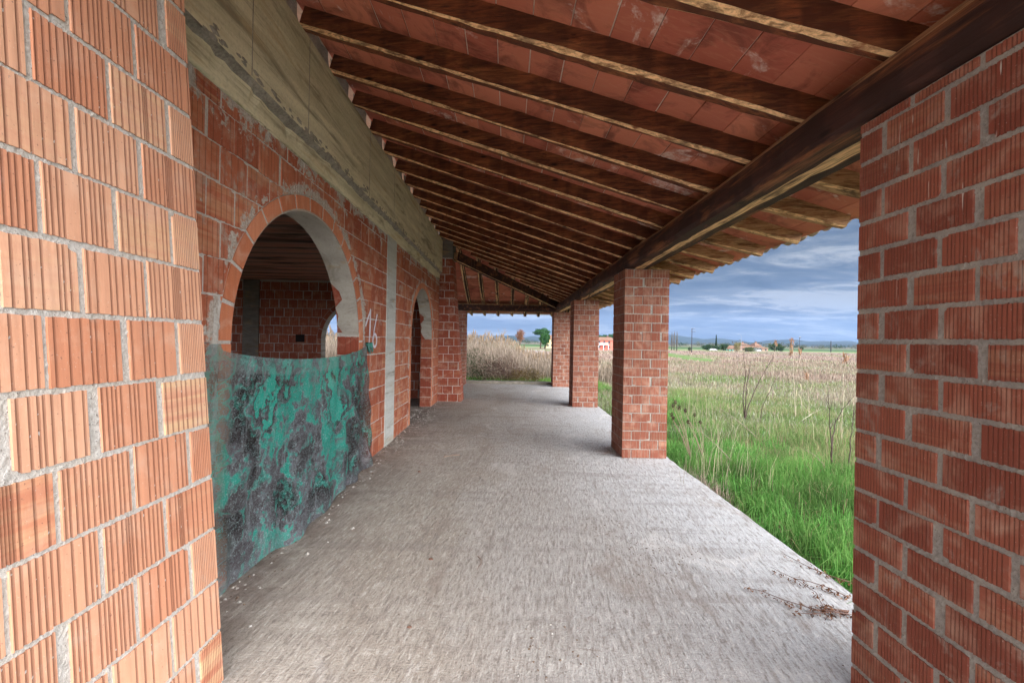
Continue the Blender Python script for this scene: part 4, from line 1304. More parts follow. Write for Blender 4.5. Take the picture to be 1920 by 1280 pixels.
def round_tree(px, pyt, pyb, w, d, c1, c2, label, n=3500, name='broadleaf_tree', cat='tree', group=None, size=None):
    x, y, z = at(px, pyt, d); zb_ = at(px, pyb, d)[2]; z0 = ter(x, y); h = z - zb_; rx = w * d / FX / 2
    cr = [leaf_cloud(n, x, y, zb_ + h * .5, rx * .85, rx * .8, h * .48, size or rx * .10, c1, c2, .4)]
    for k in range(5): cr.append(leaf_cloud(n // 6, x + random.uniform(-.6, .6) * rx, y - rx * .4, zb_ + h * random.uniform(.35, .8), rx * .4, rx * .4, h * .22, size or rx * .09, c1, c2, .3))
    tr = [np_tube([(x, y, z0), (x + .1, y, zb_ + h * .35)], [.04 * h + .05, .03 * h], (.09, .06, .05), 5)]
    for k in range(4): a = k * 1.6; tr.append(np_tube([(x, y, zb_ + h * .2), (x + rx * .5 * math.cos(a), y + rx * .5 * math.sin(a), zb_ + h * .6)], [.02 * h, .01 * h], (.09, .06, .05), 4))
    return tree_thing(name, label, cat, x, y, tr, cr, group)
round_tree(1022, 625, 648, 21, 215, (.02, .08, .02), (.07, .18, .04), 'dense bright green tree in front of the umbrella pine', 5000)
round_tree(975, 617, 642, 20, 110, (.20, .10, .06), (.34, .18, .10), 'russet bare-looking tree showing over the reeds', 1800)
round_tree(1131, 628, 640, 24, 330, (.02, .07, .03), (.05, .13, .05), 'dark green tree behind the pink house', 3000)
round_tree(1147, 626, 642, 16, 330, (.03, .09, .03), (.06, .15, .05), 'taller green tree behind the right end of the pink house', 3000)
G_b = 'green bushes before the far farmhouse'
for px, pt, pb, w, lb in ((1325, 646, 656, 20, 'leftmost dark green bush of the row before the far farmhouse'), (1341, 648, 657, 20, 'lighter low round bush under the cypress'),
                          (1357, 645, 656, 16, 'dark tall bush against the left end of the farmhouse'), (1452, 643, 658, 22, 'grey green bush against the right end of the farmhouse'), (1464, 649, 659, 14, 'small dark bush to the right of the farmhouse, outermost of its pair')):
    round_tree(px, pt, pb, w, 280, (.02, .05, .018), (.06, .12, .04), lb, 1500, 'bush', 'bush', G_b)
round_tree(1293, 650, 658, 8, 190, (.015, .035, .015), (.04, .07, .03), 'small dark bush beside the foot of the tall power pole', 800, 'bush', 'bush')
round_tree(1503, 649, 657, 8, 200, (.015, .035, .015), (.04, .07, .03), 'small dark bush beside the short power pole', 800, 'bush', 'bush')
round_tree(1382, 641, 659, 14, 262, (.20, .19, .08), (.34, .30, .14), 'yellowish willow in front of the far farmhouse', 1500, 'willow_tree', 'tree')
round_tree(1404, 650, 660, 20, 262, (.05, .08, .03), (.14, .18, .07), 'olive green shrub in front of the middle of the farmhouse', 1200, 'bush', 'bush')
def cypress(px, pt, pb, d):
    x, y, z = at(px, pt, d); z0 = ter(x, y); h = z - z0; cr = []
    for k in range(12): f = k / 12; cr.append(leaf_cloud(260, x, y, z0 + h * (.08 + .9 * f), .95 * (1 - f * .85), .9 * (1 - f * .85), h * .08, .26, (.012, .03, .015), (.03, .06, .03), .3))
    tree_thing('cypress_tree', 'slim dark cypress rising over the bushes left of the farmhouse', 'tree', x, y, [np_tube([(x, y, z0), (x, y, z0 + h * .5)], [.18, .1], (.08, .05, .04))], cr)
cypress(1343, 627, 650, 290)
for px, pt, lb in ((1260, 621, 'leftmost of three bare poplars beside the second brick pillar'), (1264.5, 619.5, 'middle of three bare poplars beside the second brick pillar'), (1269.5, 620, 'rightmost of three bare poplars, farthest from the brick pillar')):
    x, y, z = at(px, pt, 260); z0 = ter(x, y); h = z - z0; tr = [np_tube([(x, y, z0), (x, y, z0 + h)], [.34, .06], (.10, .09, .085), 5)]
    for k in range(130):
        zz = z0 + h * random.uniform(.12, .9); a = random.uniform(0, 6.28); L = h * .13 * (1.1 - (zz - z0) / h)
        tr.append(np_tube([(x, y, zz), (x + L * .45 * math.cos(a), y + L * .45 * math.sin(a), zz + L), (x + L * .5 * math.cos(a), y, zz + L * 1.6)], [.08, .06, .02], (.11, .10, .09), 3))
    e = empty('poplar_tree', (x, y, z0), lb, 'tree', 'bare poplars'); v = merge(tr); np_mesh('trunk', *v, M_bark, e)
    v = leaf_cloud(260, x, y, z0 + h * .5, h * .07, h * .07, h * .45, .18, (.14, .12, .11), (.22, .2, .17), .2); np_mesh('crown', *v, M_veg, e)
def far_wood():
    P = []
    for k in range(520):
        d = random.uniform(560, 1100); x = random.uniform(-.5, 1.1) * d; h = random.uniform(2.5, 7.5) * (1 if random.random() < .8 else 1.5); w = h * random.uniform(.5, 1.6)
        c = random.choice([((.02, .045, .02), (.05, .08, .03)), ((.10, .08, .07), (.17, .14, .12)), ((.09, .10, .05), (.15, .15, .08))])
        P.append(leaf_cloud(60, x, d, ter(x, d) + h * .45, w, w * .6, h * .5, h * .16, c[0], c[1], .25))
    v = merge(P); tag(np_mesh('distant_woodland', *v, M_veg), 'far broken line of trees and hedges across the plain', 'woodland', kind='stuff')
far_wood()
# bare hedge trees beyond the reeds
for px, pt, w, lb in ((925, 616, 26, 'left bare grey tree showing faintly above the reeds'), (945, 612, 30, 'right bare grey tree, the tallest above the reeds')):
    x, y, z = at(px, pt, 90); z0 = ter(x, y); h = z - z0; out = []
    branch((x, y, z0), (0, 0, 1), h * .6, .12, 3, out, (.24, .22, .21), .45, .2, 4, 5)
    v = merge(out); v[0][:, 2] = z0 + (v[0][:, 2] - z0) * h / max(v[0][:, 2].max() - z0, .1)
    e = empty('bare_tree', (x, y, z0), lb, 'tree', 'bare trees beyond the reeds'); np_mesh('trunk', *v, M_bark, e)

# ---- far buildings
M_roofr = plain('far_roof_tile', (.24, .13, .085), .9, (.16, .10, .075), 1.5)
M_glass = plain('dark_window', (.03, .035, .045), .3)
def far_house(name, label, px0, px1, pyt, pyb, d, wallc, roofh=.22, depth=9, floors=2, wins=5, balcony=False, cat='house', group=None):
    x0, _, zb_ = at(px0, pyb, d); x1, _, zt = at(px1, pyt, d); zb_ = min(zb_, ter((x0 + x1) / 2, d) + .3); h = zt - zb_; he = zb_ + h * (1 - roofh)
    e = empty(name, ((x0 + x1) / 2, d, zb_), label, cat, group)
    a = Acc(); a.box(x0, x1, d, d + depth, zb_ - 1, he); a.build('wall', plain(name + '_plaster', wallc, .9, tuple(c * .8 for c in wallc), .8), e)
    a = Acc(); o = .5; ym = d + depth / 2
    P = [(x0 - o, d - o, he), (x1 + o, d - o, he), (x1 + o, d + depth + o, he), (x0 - o, d + depth + o, he), (x0 + depth * .25, ym, zt), (x1 - depth * .25, ym, zt)]
    P += [(p[0], p[1], p[2] - .18) for p in P[:4]]
    a.add(P, [(0, 1, 5, 4), (2, 3, 4, 5), (1, 2, 5), (3, 0, 4), (6, 7, 1, 0), (7, 8, 2, 1), (8, 9, 3, 2), (9, 6, 0, 3), (9, 8, 7, 6)])
    r = a.build('roof', M_roofr, e)
    a = Acc(); cx = x0 + (x1 - x0) * .6; a.box(cx, cx + .7, ym - .3, ym + .4, zt - .6, zt + .7); a.build('chimney', M_roofr, r)
    fh = (he - zb_) / floors
    for f in range(floors):
        for k in range(wins):
            wx = x0 + (x1 - x0) * (k + .5) / wins; a = Acc(); z0 = zb_ + f * fh + fh * .32
            a.box(wx - .55, wx + .55, d - .05, d + .02, z0, z0 + fh * .48); a.build('window', M_glass, e)
    if balcony:
        a = Acc(); zc = zb_ + fh; a.box(x0 + .4, x0 + (x1 - x0) * .55, d - 1.4, d - .01, zc - .08, zc + .08)
        for k in range(24): xx = x0 + .45 + (x1 - x0) * .535 * k / 24; a.box(xx, xx + .06, d - 1.38, d - 1.33, zc + .08, zc + 1.0)
        a.box(x0 + .4, x0 + (x1 - x0) * .55, d - 1.4, d - 1.31, zc + 1.0, zc + 1.1)
        for k in range(3): xx = x0 + .5 + (x1 - x0) * .5 * k / 2; a.box(xx, xx + .3, d - 1.35, d - 1.05, zb_ - .5, zc - .08)
        a.build('balcony', plain('balcony_white', (.55, .6, .62)), e)
    return e
far_house('pink_house', 'coral pink two-storey house with a white balcony, seen between two brick pillars', 1119, 1156, 632, 655, 215, (.66, .17, .12), .25, 8, 2, 4, True)
far_house('yellow_house', 'pale yellow house half hidden behind the bright green tree', 1024, 1046, 628, 645, 250, (.62, .50, .28), .3, 8, 2, 3)
far_house('farmhouse', 'long low pink farmhouse, the main block of the distant farm', 1364, 1440, 649, 658, 295, (.36, .24, .19), .38, 10, 1, 9, group='distant farm buildings')
far_house('farmhouse', 'cream upper block rising over the middle of the distant farm', 1391, 1403, 642, 652, 306, (.42, .34, .25), .3, 9, 2, 3, group='distant farm buildings')
far_house('farmhouse', 'brown roofed tower block over the right half of the distant farm', 1416, 1427, 642, 652, 306, (.34, .22, .15), .4, 8, 2, 3, group='distant farm buildings')
far_house('white_annex', 'small white annex in front of the right half of the farmhouse', 1419, 1427, 650, 658, 288, (.7, .7, .72), .15, 4, 1, 2, cat='outbuilding')
far_house('green_shed', 'small white shed with a teal green side at the left end of the farmhouse', 1362, 1375, 653, 659.5, 284, (.10, .42, .36), .18, 5, 1, 2, cat='shed')
# long low wall seen over the reeds
x0, y0, z0 = at(984, 656, 120); x1, _, z1 = at(1022, 656.5, 120); a = Acc(); a.box(x0, x1, 120, 120.3, ter(x0, 120) - .2, z1)
for k in range(8): xx = x0 + (x1 - x0) * k / 8; a.box(xx, xx + .3, 119.9, 120.0, ter(x0, 120), z1 + .12)
tag(a.build('garden_wall', plain('pale_wall', (.34, .31, .30), .9, (.25, .23, .22), 2)), 'low pale garden wall beyond the reeds, left of the umbrella pine', 'wall')
# white car by the bushes
def far_car():
    x, y, z = at(1338, 658.5, 262); z0 = ter(x, y); e = empty('parked_car', (x, y, z0), 'tiny white parked car at the field edge below the cypress', 'car')
    a = Acc(); pr = [(-2.1, .35), (-2.1, .8), (-1.3, .95), (-.8, 1.42), (.7, 1.42), (1.3, .95), (2.1, .82), (2.15, .35)]
    vs = [(x + p[0], y, z0 + p[1]) for p in pr] + [(x + p[0], y + 1.7, z0 + p[1]) for p in pr]; n = 8
    a.add(vs, [tuple(range(n)), tuple(range(2 * n - 1, n - 1, -1))] + [(i, i + n, (i + 1) % n + n, (i + 1) % n) for i in range(n)]); a.build('body', plain('car_white', (.8, .8, .82), .3), e)
    a = Acc(); a.add([(x - 1.15, y - .012, z0 + .97), (x + 1.1, y - .012, z0 + .97), (x + .62, y - .012, z0 + 1.36), (x - .75, y - .012, z0 + 1.36)], [(0, 1, 2, 3)]); a.build('side_window', M_glass, e)
    for dx in (-1.3, 1.3): a = Acc(); a.tube([(x + dx, y - .03, z0 + .33), (x + dx, y + .2, z0 + .33)], [.33, .33], 12); a.build('wheel', plain('tyre', (.02, .02, .02)), e)
far_car()
# poles and lamp
M_pole = plain('dark_pole', (.05, .045, .05), .8); M_steel = plain('grey_steel', (.35, .38, .42), .5)
def pole(px, pt, pb, d, label, arms, name='power_pole', mat=None, w=.12, group='power poles'):
    x, y, z = at(px, pt, d); z0 = ter(x, y); e = empty(name, (x, y, z0), label, 'pole', group)
    a = Acc(); a.tube([(x, y, z0 - .3), (x, y, z)], [w * 1.3, w * .8], 8); a.build('post', mat or M_pole, e)
    for f, L0, L1 in arms:
        a = Acc(); a.box(x - L0, x + L1, y - .06, y + .06, z - f - .07, z - f + .07)
        a.build('crossarm', mat or M_pole, e)
        for k in (-L0 + .12, L1 - .12):
            a = Acc(); a.tube([(x + k, y, z - f + .07), (x + k, y, z - f + .42)], [.09, .06], 6); a.build('insulator', M_steel, e)
    return e
pole(1297.5, 615, 657, 185, 'tall dark power pole with two crossarms right of the second brick pillar', [(.25, .2, 1.2), (1.5, .35, 1.5)], w=.17)
pole(1499, 632, 668, 130, 'short power pole with one small crossarm, near the middle of the right field', [(.15, .1, .5)], w=.06)
pole(1558, 639, 656, 300, 'stout dark post on the green crop strip close to the near brick pillar', [], name='timber_post', w=.3)
x, y, z = at(1390, 628, 270); z0 = ter(x, y); e = empty('street_lamp', (x, y, z0), 'thin grey street lamp with a curved arm above the farm roofs', 'street lamp')
a = Acc(); q = [(x, y, z0), (x, y, z - .8), (x - .3, y, z - .1), (x - 1.2, y, z + .35), (x - 2.0, y, z + .4)]; a.tube(q, [.09, .07, .06, .05, .05], 6); a.build('post', M_steel, e)
a = Acc(); a.box(x - 2.5, x - 1.9, y - .12, y + .12, z + .3, z + .45); a.build('lamp_head', M_steel, e)

# ------------------------------------------------------------------ saplings, stalks, teasels by the porch
def sapling(px, py, stems, label, name='bare_sapling', cat='sapling', col=(.075, .05, .045), r=.014, group=None):
    bx, by, bz = gpt(px, py); out = []
    for st in stems:
        pts = [(bx, by, bz - .02)]
        for (qx, qy, dd) in st: pts.append(at(qx, qy, by + dd))
        # refine
        P = []
        for i in range(len(pts) - 1):
            for k in range(4): f = k / 4; P.append(tuple(Vector(pts[i]).lerp(Vector(pts[i + 1]), f) + Vector((random.gauss(0, .006), random.gauss(0, .006), 0))))
        P.append(pts[-1]); n = len(P)
        out.append(np_tube(P, [r * (1 - .78 * i / n) for i in range(n)], col, 5))
        for k in range(5):
            i = random.randint(n // 2, n - 2); q = Vector(P[i]); dr = (Vector(P[i + 1]) - q).normalized(); L = random.uniform(.08, .24)
            w = (dr + Vector((random.gauss(0, .5), random.gauss(0, .4), .3))).normalized()
            out.append(np_tube([tuple(q), tuple(q + w * L * .5), tuple(q + w * L + Vector((0, 0, .02)))], [r * .35, r * .25, r * .1], col, 3))
    e = empty(name, (bx, by, bz), label, cat, group); v = merge(out); np_mesh('stem', *v, M_bark, e); return e, (bx, by, bz)
GP = 'bare saplings in the field'
sapling(1396, 795, [[(1393, 740, 0), (1399, 700, .1), (1393, 662, .1)], [(1398, 745, -.1), (1404, 700, 0), (1408, 676, 0)], [(1401, 770, .1), (1420, 720, .2), (1437, 690, .2), (1452, 668, .3)]],
        'dark bare sapling forking into three stems in the middle of the grass', group=GP)
sapling(1424, 800, [[(1430, 760, 0), (1447, 725, .1), (1461, 698, .1)]], 'single slanting bare stem just right of the forked sapling', group=GP, r=.010)
sapling(1561, 888, [[(1558, 830, 0), (1555, 780, 0), (1553, 734, 0)], [(1558, 840, 0), (1566, 795, .1), (1582, 765, .1), (1602, 742, .2)]], 'dark bare sapling with two forking stems close to the near brick pillar', group=GP, r=.010)
sapling(1589, 890, [[(1593, 840, 0), (1597, 800, 0), (1601, 765, 0)]], 'thin bare stem touching the edge of the near brick pillar', group=GP, r=.010)
sapling(1545, 785, [[(1548, 765, 0), (1546, 752, .0), (1524, 733, .1)]], 'small bent twig between the forked saplings', group=GP, r=.006, col=(.22, .17, .14))
sapling(1495, 800, [[(1500, 790, 0), (1522, 776, .1), (1540, 766, .1)]], 'pale dry twig leaning low over the grass', group=GP, r=.006, col=(.5, .43, .36))
# pale reed stems with rusty plumes
def plume(px, py, tx, ty, label, big):
    e, (bx, by, bz) = sapling(px, py, [[((px + tx) / 2 + 1, (py + ty) / 2, 0), (tx, ty, 0)]], label, 'dry_reed', 'reed', (.50, .42, .33), .0055, 'single dry reeds in the field')
    x, y, z = at(tx, ty, by); parts = []
    K = 90 if big else 30; Hh = .42 if big else .14
    X = x + RNG.normal(0, .018, K); Y = y + RNG.normal(0, .018, K); Z = z - RNG.uniform(0, 1, K) * Hh
    parts.append(blades(K, X, Y, RNG.uniform(.03, .09, K), RNG.uniform(.008, .02, K), .6, np.array([.36, .20, .12]) * RNG.uniform(.5, 1.4, (K, 1)), '', None, Z0=Z, droop=.2))
    K = 6; parts.append(blades(K, np.full(K, bx), np.full(K, by), RNG.uniform(.2, .4, K), np.full(K, .012), .8, np.array([.5, .42, .3]) * np.ones((K, 1)), '', None, Z0=bz + RNG.uniform(.1, .9, K)))
    v = merge(parts); np_mesh('plume', *v, M_stalk, e)
plume(1492, 790, 1484, 634, 'tall dry reed with a long feathery rust plume reaching above the horizon', True)
plume(1440, 760, 1455, 640, 'slanting pale reed with a short brown tuft, left of the tall plume', False)
plume(1503, 780, 1500, 655, 'thin dry reed just right of the tall plumed one', False)
plume(1518, 790, 1512, 700, 'short dry reed standing third from the tall plumed one', False)
plume(1576, 840, 1585, 665, 'pale dry reed close to the near brick pillar', False)
# long fallen stalks
def fallen(p0, p1, z0, z1, label):
    bx, by, bz = gpt(*p0); tx, ty, tz = at(*p1, by + z1); e = None
    a = Acc(); P = [tuple(Vector((bx, by, bz + .05)).lerp(Vector((tx, ty, tz)), f) + Vector((0, 0, .06 * math.sin(f * 3.1)))) for f in lin(0, 1, 8)]
    a.tube(P, [.007 - .0006 * i for i in range(9)], 5)
    return tag(a.build('fallen_stalk', plain('dry_stalk_bark', (.34, .27, .22), .9, (.2, .15, .12), 30)), label, 'stalk', 'long stalks leaning in the grass')
fallen((1384, 885), (1290, 793), 0, .6, 'long pale stalk leaning left toward the second brick pillar')
fallen((1425, 830), (1330, 755), 0, .8, 'long brown stalk leaning left behind the paler one')
fallen((1560, 900), (1508, 842), 0, .3, 'grey stalk leaning in the grass below the near forked sapling')
# teasels
def teasel(px, py, tops, label):
    bx, by, bz = gpt(px, py); e = empty('teasel_plant', (bx, by, bz), label, 'plant', 'dead teasels by the second pillar'); out = []; hd = []
    for (tx, ty) in tops:
        x, y, z = at(tx, ty, by - .1); mid = Vector((bx, by, bz)).lerp(Vector((x, y, z)), .55) + Vector((0, 0, .05))
        out.append(np_tube([(bx, by, bz), tuple(mid), (x, y, z)], [.006, .004, .003], (.30, .22, .16), 4))
        hd.append(leaf_cloud(70, x, y, z + .02, .022, .022, .032, .014, (.05, .03, .025), (.12, .07, .05), .6))
    v = merge(out); np_mesh('stem', *v, M_bark, e); v = merge(hd); np_mesh('seed_heads', *v, M_bark, e)
teasel(1300, 872, [(1262, 762), (1266, 756), (1273, 766), (1258, 780), (1262, 786)], 'cluster of dark teasel heads right against the second brick pillar')
teasel(1322, 868, [(1285, 772), (1290, 793), (1302, 780), (1313, 793)], 'dead teasels with spaced dark heads, a little right of the second pillar')

# ------------------------------------------------------------------ hanging cloth
def cloth():
    nu, nv = 110, 84; V = []; T = []; Cc = []
    for i in range(nu + 1):
        s = i / nu
        for j in range(nv + 1):
            t = j / nv
            yt = 2.60 + (5.50 - 2.60) * s; yb = 2.28 + (5.53 - 2.28) * s + .06 * math.sin(s * 9) * t
            y = yt + (yb - yt) * min(1, (t * 1.6) ** .7 if t > 0 else 0)
            ztop = 1.615 - .03 * s - .135 * math.sin(math.pi * min(1, s * 1.0)) ** .55
            if s < .03: ztop = 1.615 - .0 * s
            zb_ = .045 + .03 * math.sin(s * 13) + .02 * math.sin(s * 31)
            z = ztop + (zb_ - ztop) * t
            # folds fan from the two hung corners
            fold = .022 * math.sin(s * 44 + t * 4) * (.25 + t) * (1.2 if s > .62 else .45) + .03 * math.sin(s * 11 + t * 2.2) * (.25 + t * .8)
            fold += .02 * math.sin((s * 3 - t * 2.5) * 6) * t * (1 - t) + .012 * math.sin(s * 90 * (1 - .3 * t) + 3 * t) * (1 if s > .7 or s < .12 else .3) * (.4 + t)
            belly = .07 * math.sin(math.pi * s) * (.3 + .7 * t) + .07 * t
            x = WX + .022 + belly + fold * .9 + .012
            x = max(x, WX + .014)
            if t < .03: x += .006 * math.sin(s * 60)
            V.append((x, y, z)); Cc.append((s, t, 0))
    m = nv + 1
    for i in range(nu):
        for j in range(nv): q = i * m + j; T += [(q, q + m, q + m + 1), (q, q + m + 1, q + 1)]
    V = np.array(V); T = np.array(T)
    mt, g, b = newmat('teal_patterned_voile')
    st = g.xyz(g.attr('vcol').outputs['Vector']); s, t = st[0], st[1]
    uv = g.n('ShaderNodeCombineXYZ', None, X=g.math('MULTIPLY', s, 5.4), Y=g.math('MULTIPLY', t, 2.9), Z=0.0).outputs[0]
    wp = g.noise(uv, 1.1, 4, .6, 0, 1)
    uvw = g.n('ShaderNodeVectorMath', dict(operation='ADD'), _0=uv, _1=g.n('ShaderNodeVectorMath', dict(operation='SCALE'), _0=wp, Scale=2.0).outputs[0]).outputs[0]
    sw = g.n('ShaderNodeTexVoronoi', dict(feature='SMOOTH_F1'), Vector=uvw, Scale=1.9).outputs['Distance']
    rings = g.math('ABSOLUTE', g.math('SUBTRACT', g.math('FRACT', g.math('MULTIPLY', sw, 2.1)), .5))
    big = g.noise(uvw, 2.2, 4, .6, .6)
    fib = g.n('ShaderNodeTexVoronoi', dict(feature='DISTANCE_TO_EDGE'), Vector=g.n('ShaderNodeVectorMath', dict(operation='ADD'), _0=uv, _1=g.n('ShaderNodeVectorMath', dict(operation='SCALE'), _0=g.noise(uv, 14, 3, .6, 0, 1), Scale=.12).outputs[0]).outputs[0], Scale=30.0).outputs['Distance']
    fine = g.noise(uv, 17, 6, .78, 1.8)
    mb = g.noise(g.scale(uvw, .8, .5, 1), .95, 4, .5, .9)
    c = g.ramp(mb, (.34, (.014, .010, .012)), (.42, (.075, .062, .07)), (.46, (.13, .13, .15)), (.495, (.010, .36, .27)), (.535, (.012, .26, .20)), (.575, (.10, .095, .11)), (.62, (.02, .015, .018)), (.66, (.012, .38, .29)))
    c = g.mix(g.math('MULTIPLY', g.math('MULTIPLY', g.mr(rings, .36, .46, 0.0, .75), g.mr(big, .44, .56, 0.0, 1.0)), g.mr(fine, .40, .52, .2, 1.0)), c, (.012, .36, .28))
    wr = g.noise(g.scale(uv, 7, 1.2, 1), 1.0, 5, .7, 1.0)
    c = g.mix(g.mr(wr, .56, .66, 0.0, .45), c, (.24, .27, .29))
    c = g.mix(g.mr(fine, .53, .66, 0.0, .75), c, (.40, .54, .55))
    c = g.mix(g.mr(fine, .30, .42, .6, 0.0), c, (.015, .015, .018))
    c = g.mix(g.mr(fib, .0, .035, .4, 0.0), c, (.40, .55, .54))
    # hem band and sheer left part
    hem = g.mr(t, .08, .09, 1.0, 0.0)
    c = g.mix(g.math('MULTIPLY', hem, .22), c, (.30, .38, .38))
    lp = g.mr(g.math('ADD', s, g.math('MULTIPLY', g.math('SUBTRACT', big, .5), .12)), .08, .115, 1.0, 0.0)
    c = g.mix(g.math('MULTIPLY', lp, .3), c, (.30, .46, .43))
    bot = g.mr(t, .86, .97, 0.0, 1.0); c = g.mix(g.math('MULTIPLY', bot, .2), c, (.34, .33, .37))
    setb(g, b, Base_Color=c, Roughness=.65, Normal=g.bump(fine, .3, .004))
    tl = g.n('ShaderNodeBsdfTranslucent', None, Color=c).outputs[0]
    m1 = g.n('ShaderNodeMixShader', None, Fac=.3, _1=b.outputs[0], _2=tl).outputs[0]
    al = g.math('ADD', g.math('ADD', .10, g.math('MULTIPLY', lp, .34)), g.math('MULTIPLY', g.mr(s, .84, .93, 0.0, 1.0), .12))
    al = g.math('ADD', al, g.math('MULTIPLY', g.mr(g.noise(uv, 2.7, 4, .65, .8), .57, .66, 0.0, 1.0), .08))
    m2 = g.n('ShaderNodeMixShader', None, Fac=al, _1=m1, _2=g.n('ShaderNodeBsdfTransparent').outputs[0]).outputs[0]
    g.nt.links.new(m2, g.nt.nodes['Material Output'].inputs[0])
    e = empty('hanging_cloth', (WX + .05, 4.05, 0), 'sheer teal, black and grey patterned cloth hung across the near arch', 'cloth')
    o = np_mesh('fabric', V, T, np.array(Cc), mt, e)
    for p in o.data.polygons: p.use_smooth = True
    # knotted corner and the rolled flap at the left
    a = Acc()
    for k in range(7):
        w = k * .9; a.tube([(WX + .03, 5.50, 1.575), (WX + .05 + .03 * math.cos(w), 5.53 + .03 * math.sin(w), 1.60 + .01 * k % 3 * .01), (WX + .06 + .03 * math.cos(w), 5.57, 1.50 - .02 * (k % 3))], [.012, .02, .007], 6)
    a.build('knotted_corner', plain('teal_knot', (.03, .25, .19), .7, (.10, .16, .16), 25), e, smooth=True)
    a = Acc(); a.tube([(WX - .01, 2.60, 1.622), (WX + .035, 2.60, 1.622)], [.004, .004], 6); a.tube([(WX - .01, 5.50, 1.585), (WX + .03, 5.50, 1.585)], [.004, .004], 6)
    a.build('nail', plain('nail_steel', (.2, .2, .2), .4), e)
cloth()

# ------------------------------------------------------------------ things on the floor
def branch_on_floor():
    x, y = 2.0, 2.42; out = []; lf = []
    F = [((1592, 1146), [(1530, 1142), (1470, 1124), (1425, 1106), (1400, 1102)]), ((1592, 1144), [(1545, 1140), (1530, 1110), (1492, 1085), (1460, 1070), (1445, 1062)]),
         ((1592, 1120), [(1560, 1103), (1520, 1090), (1490, 1084)]), ((1592, 1090), [(1560, 1080), (1520, 1064), (1470, 1038)]), ((1592, 1150), [(1560, 1146), (1520, 1150), (1497, 1148)])]
    def gp(px, py, z=.012):
        a_, b_ = px - CXP, CYP - py; xf = a_ - R_ * b_; zf = b_ + R_ * a_; d = (z - 1.67) * FX / zf; return (xf * d / FX, d, z)
    for s, q in F:
        P = [gp(*s, .02)] + [gp(*p, .01 + random.uniform(0, .03)) for p in q]
        out.append(np_tube(P, [.0035 - .0005 * i for i in range(len(P))], (.16, .09, .07), 4))
        for i in range(len(P) - 1):
            for k in range(13 if i < 2 else 5):
                f = random.random(); c = Vector(P[i]).lerp(Vector(P[i + 1]), f)
                lf.append(leaf_cloud(3, c.x + random.gauss(0, .022), c.y + random.gauss(0, .022), .014, .012, .012, .008, .013, (.12, .05, .03), (.28, .14, .07), .2))
    for (px, py) in ((1528, 1143), (1522, 1146), (1560, 1140), (1535, 1140), (1565, 1146)):
        c = gp(px, py); lf.append(leaf_cloud(12, c[0], c[1], .018, .035, .035, .012, .014, (.12, .05, .03), (.30, .15, .07), .2))
    e = empty('dry_branch', gp(1560, 1143), 'dead branch with shrivelled brown leaves lying on the slab by the near brick pillar', 'branch')
    v = merge(out); np_mesh('stem', *v, M_bark, e); v = merge(lf); np_mesh('dead_leaves', *v, M_bark, e)
branch_on_floor()
def gpf(px, py, z=.004):
    a_, b_ = px - CXP, CYP - py; xf = a_ - R_ * b_; zf = b_ + R_ * a_; d = (z - 1.67) * FX / zf; return (xf * d / FX, d, z)
M_tw = plain('old_twig', (.20, .13, .10), .9, (.3, .22, .17), 60)
def twig(pts, r, label):
    a = Acc(); P = [gpf(*p, .006) for p in pts]; a.tube(P, [r * (1 - .12 * i) for i in range(len(P))], 5)
    tag(a.build('twig', M_tw), label, 'twig', 'twigs lying on the floor')
twig([(896, 1042), (902, 1048), (902, 1056), (897, 1062), (895, 1068)], .0035, 'small hooked twig alone in the middle of the floor')
twig([(832, 856), (848, 853), (862, 852)], .008, 'flat dark twig on the floor beyond the middle, nearer the house wall')
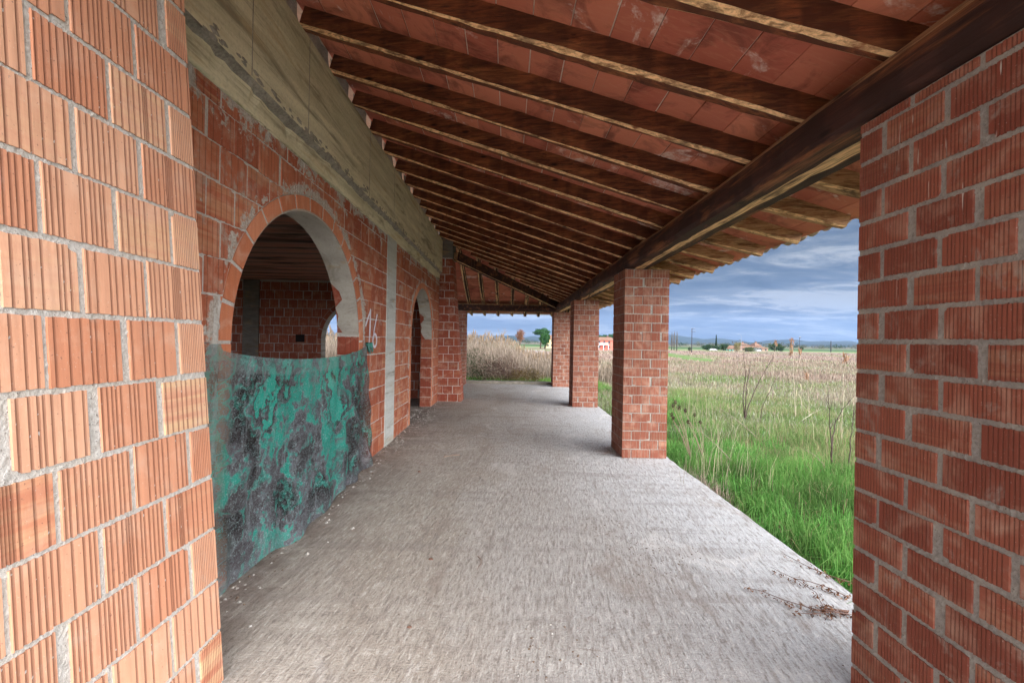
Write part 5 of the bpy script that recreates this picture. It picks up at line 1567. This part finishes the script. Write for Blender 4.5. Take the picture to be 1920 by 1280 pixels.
def debris():
    a = Acc(); cl = [((1140, 985), 26, .10), ((1225, 1050), 60, .16), ((1205, 1025), 20, .10), ((1020, 1218), 40, .10), ((860, 775), 70, .30), ((905, 772), 40, .22), ((850, 980), 30, .22), ((1120, 845), 40, .16), ((1100, 770), 20, .2)]
    def rock(x, y, r, t):
        n = 5; h = r * random.uniform(.4, .9); vs = [(x + random.gauss(0, r * .2), y, h)]
        for k in range(n): w = 2 * math.pi * k / n; q = r * random.uniform(.6, 1.2); vs.append((x + q * math.cos(w), y + q * math.sin(w) * 1.1, .0))
        a.add(vs, [(0, 1 + k, 1 + (k + 1) % n) for k in range(n)], t)
    for (px, py), n, s in cl:
        c = gpf(px, py, 0)
        for k in range(n): rock(c[0] + random.gauss(0, s), c[1] + random.gauss(0, s), random.uniform(.003, .009), 0 if random.random() < .6 else 1)
    for k in range(520):     # crumbs along the house wall
        y = random.uniform(2.1, 11.3); x = WX + abs(random.gauss(0, .14)) + .01
        if x < WX + .02: continue
        rock(x, y, random.uniform(.004, .014) * (1 if random.random() > .1 else 1.8), 1 if random.random() < .6 else 0)
    for y_ in PY[1:]:
        for k in range(130):
            if random.random() < .5: x, y = 1.68 - abs(random.gauss(0, .05)), y_ + random.uniform(-.05, .7)
            else: x, y = 1.68 + random.uniform(-.05, .68), y_ - abs(random.gauss(0, .05))
            rock(x, y, random.uniform(.003, .010), random.choice([0, 1]))
    for k in range(260): c = gpf(1210 + random.gauss(0, 60), 1030 + random.gauss(0, 35), 0); rock(c[0], c[1], random.uniform(.002, .005), 0)
    for k in range(150): c = gpf(780 + random.gauss(0, 16), 775 + random.gauss(0, 9), 0); rock(c[0], c[1], random.uniform(.006, .022), 1)
    for k in range(420): rock(random.uniform(-1.5, 2.3), random.uniform(1, 12), random.uniform(.002, .006), random.choice([0, 0, 1]))
    tag(a.build('floor_debris', [plain('leaf_crumbs', (.11, .075, .055), .9, (.2, .15, .11), 40), M_mort]), 'brown leaf crumbs and mortar grit scattered over the concrete floor', 'debris', kind='stuff')
debris()
for (px, py, w, lb) in ((808, 1048, .013, 'small rusty brown lump on the floor left of the hooked twig'), (768, 1175, .010, 'small dark brown clod low in the middle of the photo'), (786, 884, .016, 'flat dark stone on the floor near the hung cloth')):
    c = gpf(px, py, 0); a = Acc(); n = 9; vs = [(c[0], c[1], w * .9)]
    for ring_, rr, zz in ((0, .6, .75), (1, 1.0, .0)):
        for k in range(n): q = 2 * math.pi * k / n; f = w * rr * random.uniform(.8, 1.25); vs.append((c[0] + f * 1.5 * math.cos(q), c[1] + f * math.sin(q), w * zz))
    a.add(vs, [(0, 1 + k, 1 + (k + 1) % n) for k in range(n)] + [(1 + k, 1 + n + k, 1 + n + (k + 1) % n, 1 + (k + 1) % n) for k in range(n)])
    tag(a.build('clod', plain('clod_earth', (.10, .05, .035), .9, (.2, .12, .09), 90)), lb, 'clod', 'clods on the floor')

# ------------------------------------------------------------------ air
def haze():
    a = Acc(); a.box(-6000, 6000, -900, 7200, -6, 420)
    m = bpy.data.materials.new('haze_air'); m.use_nodes = True; nt = m.node_tree; nt.nodes.clear(); g = G(nt)
    v = g.n('ShaderNodeVolumePrincipled', None, Color=(.42, .62, 1, 1), Density=HAZE, Anisotropy=0.0)
    o = g.n('ShaderNodeOutputMaterial'); nt.links.new(v.outputs[0], o.inputs['Volume'])
    tag(a.build('haze', m), kind='stuff')
HAZE = .75e-4
haze()
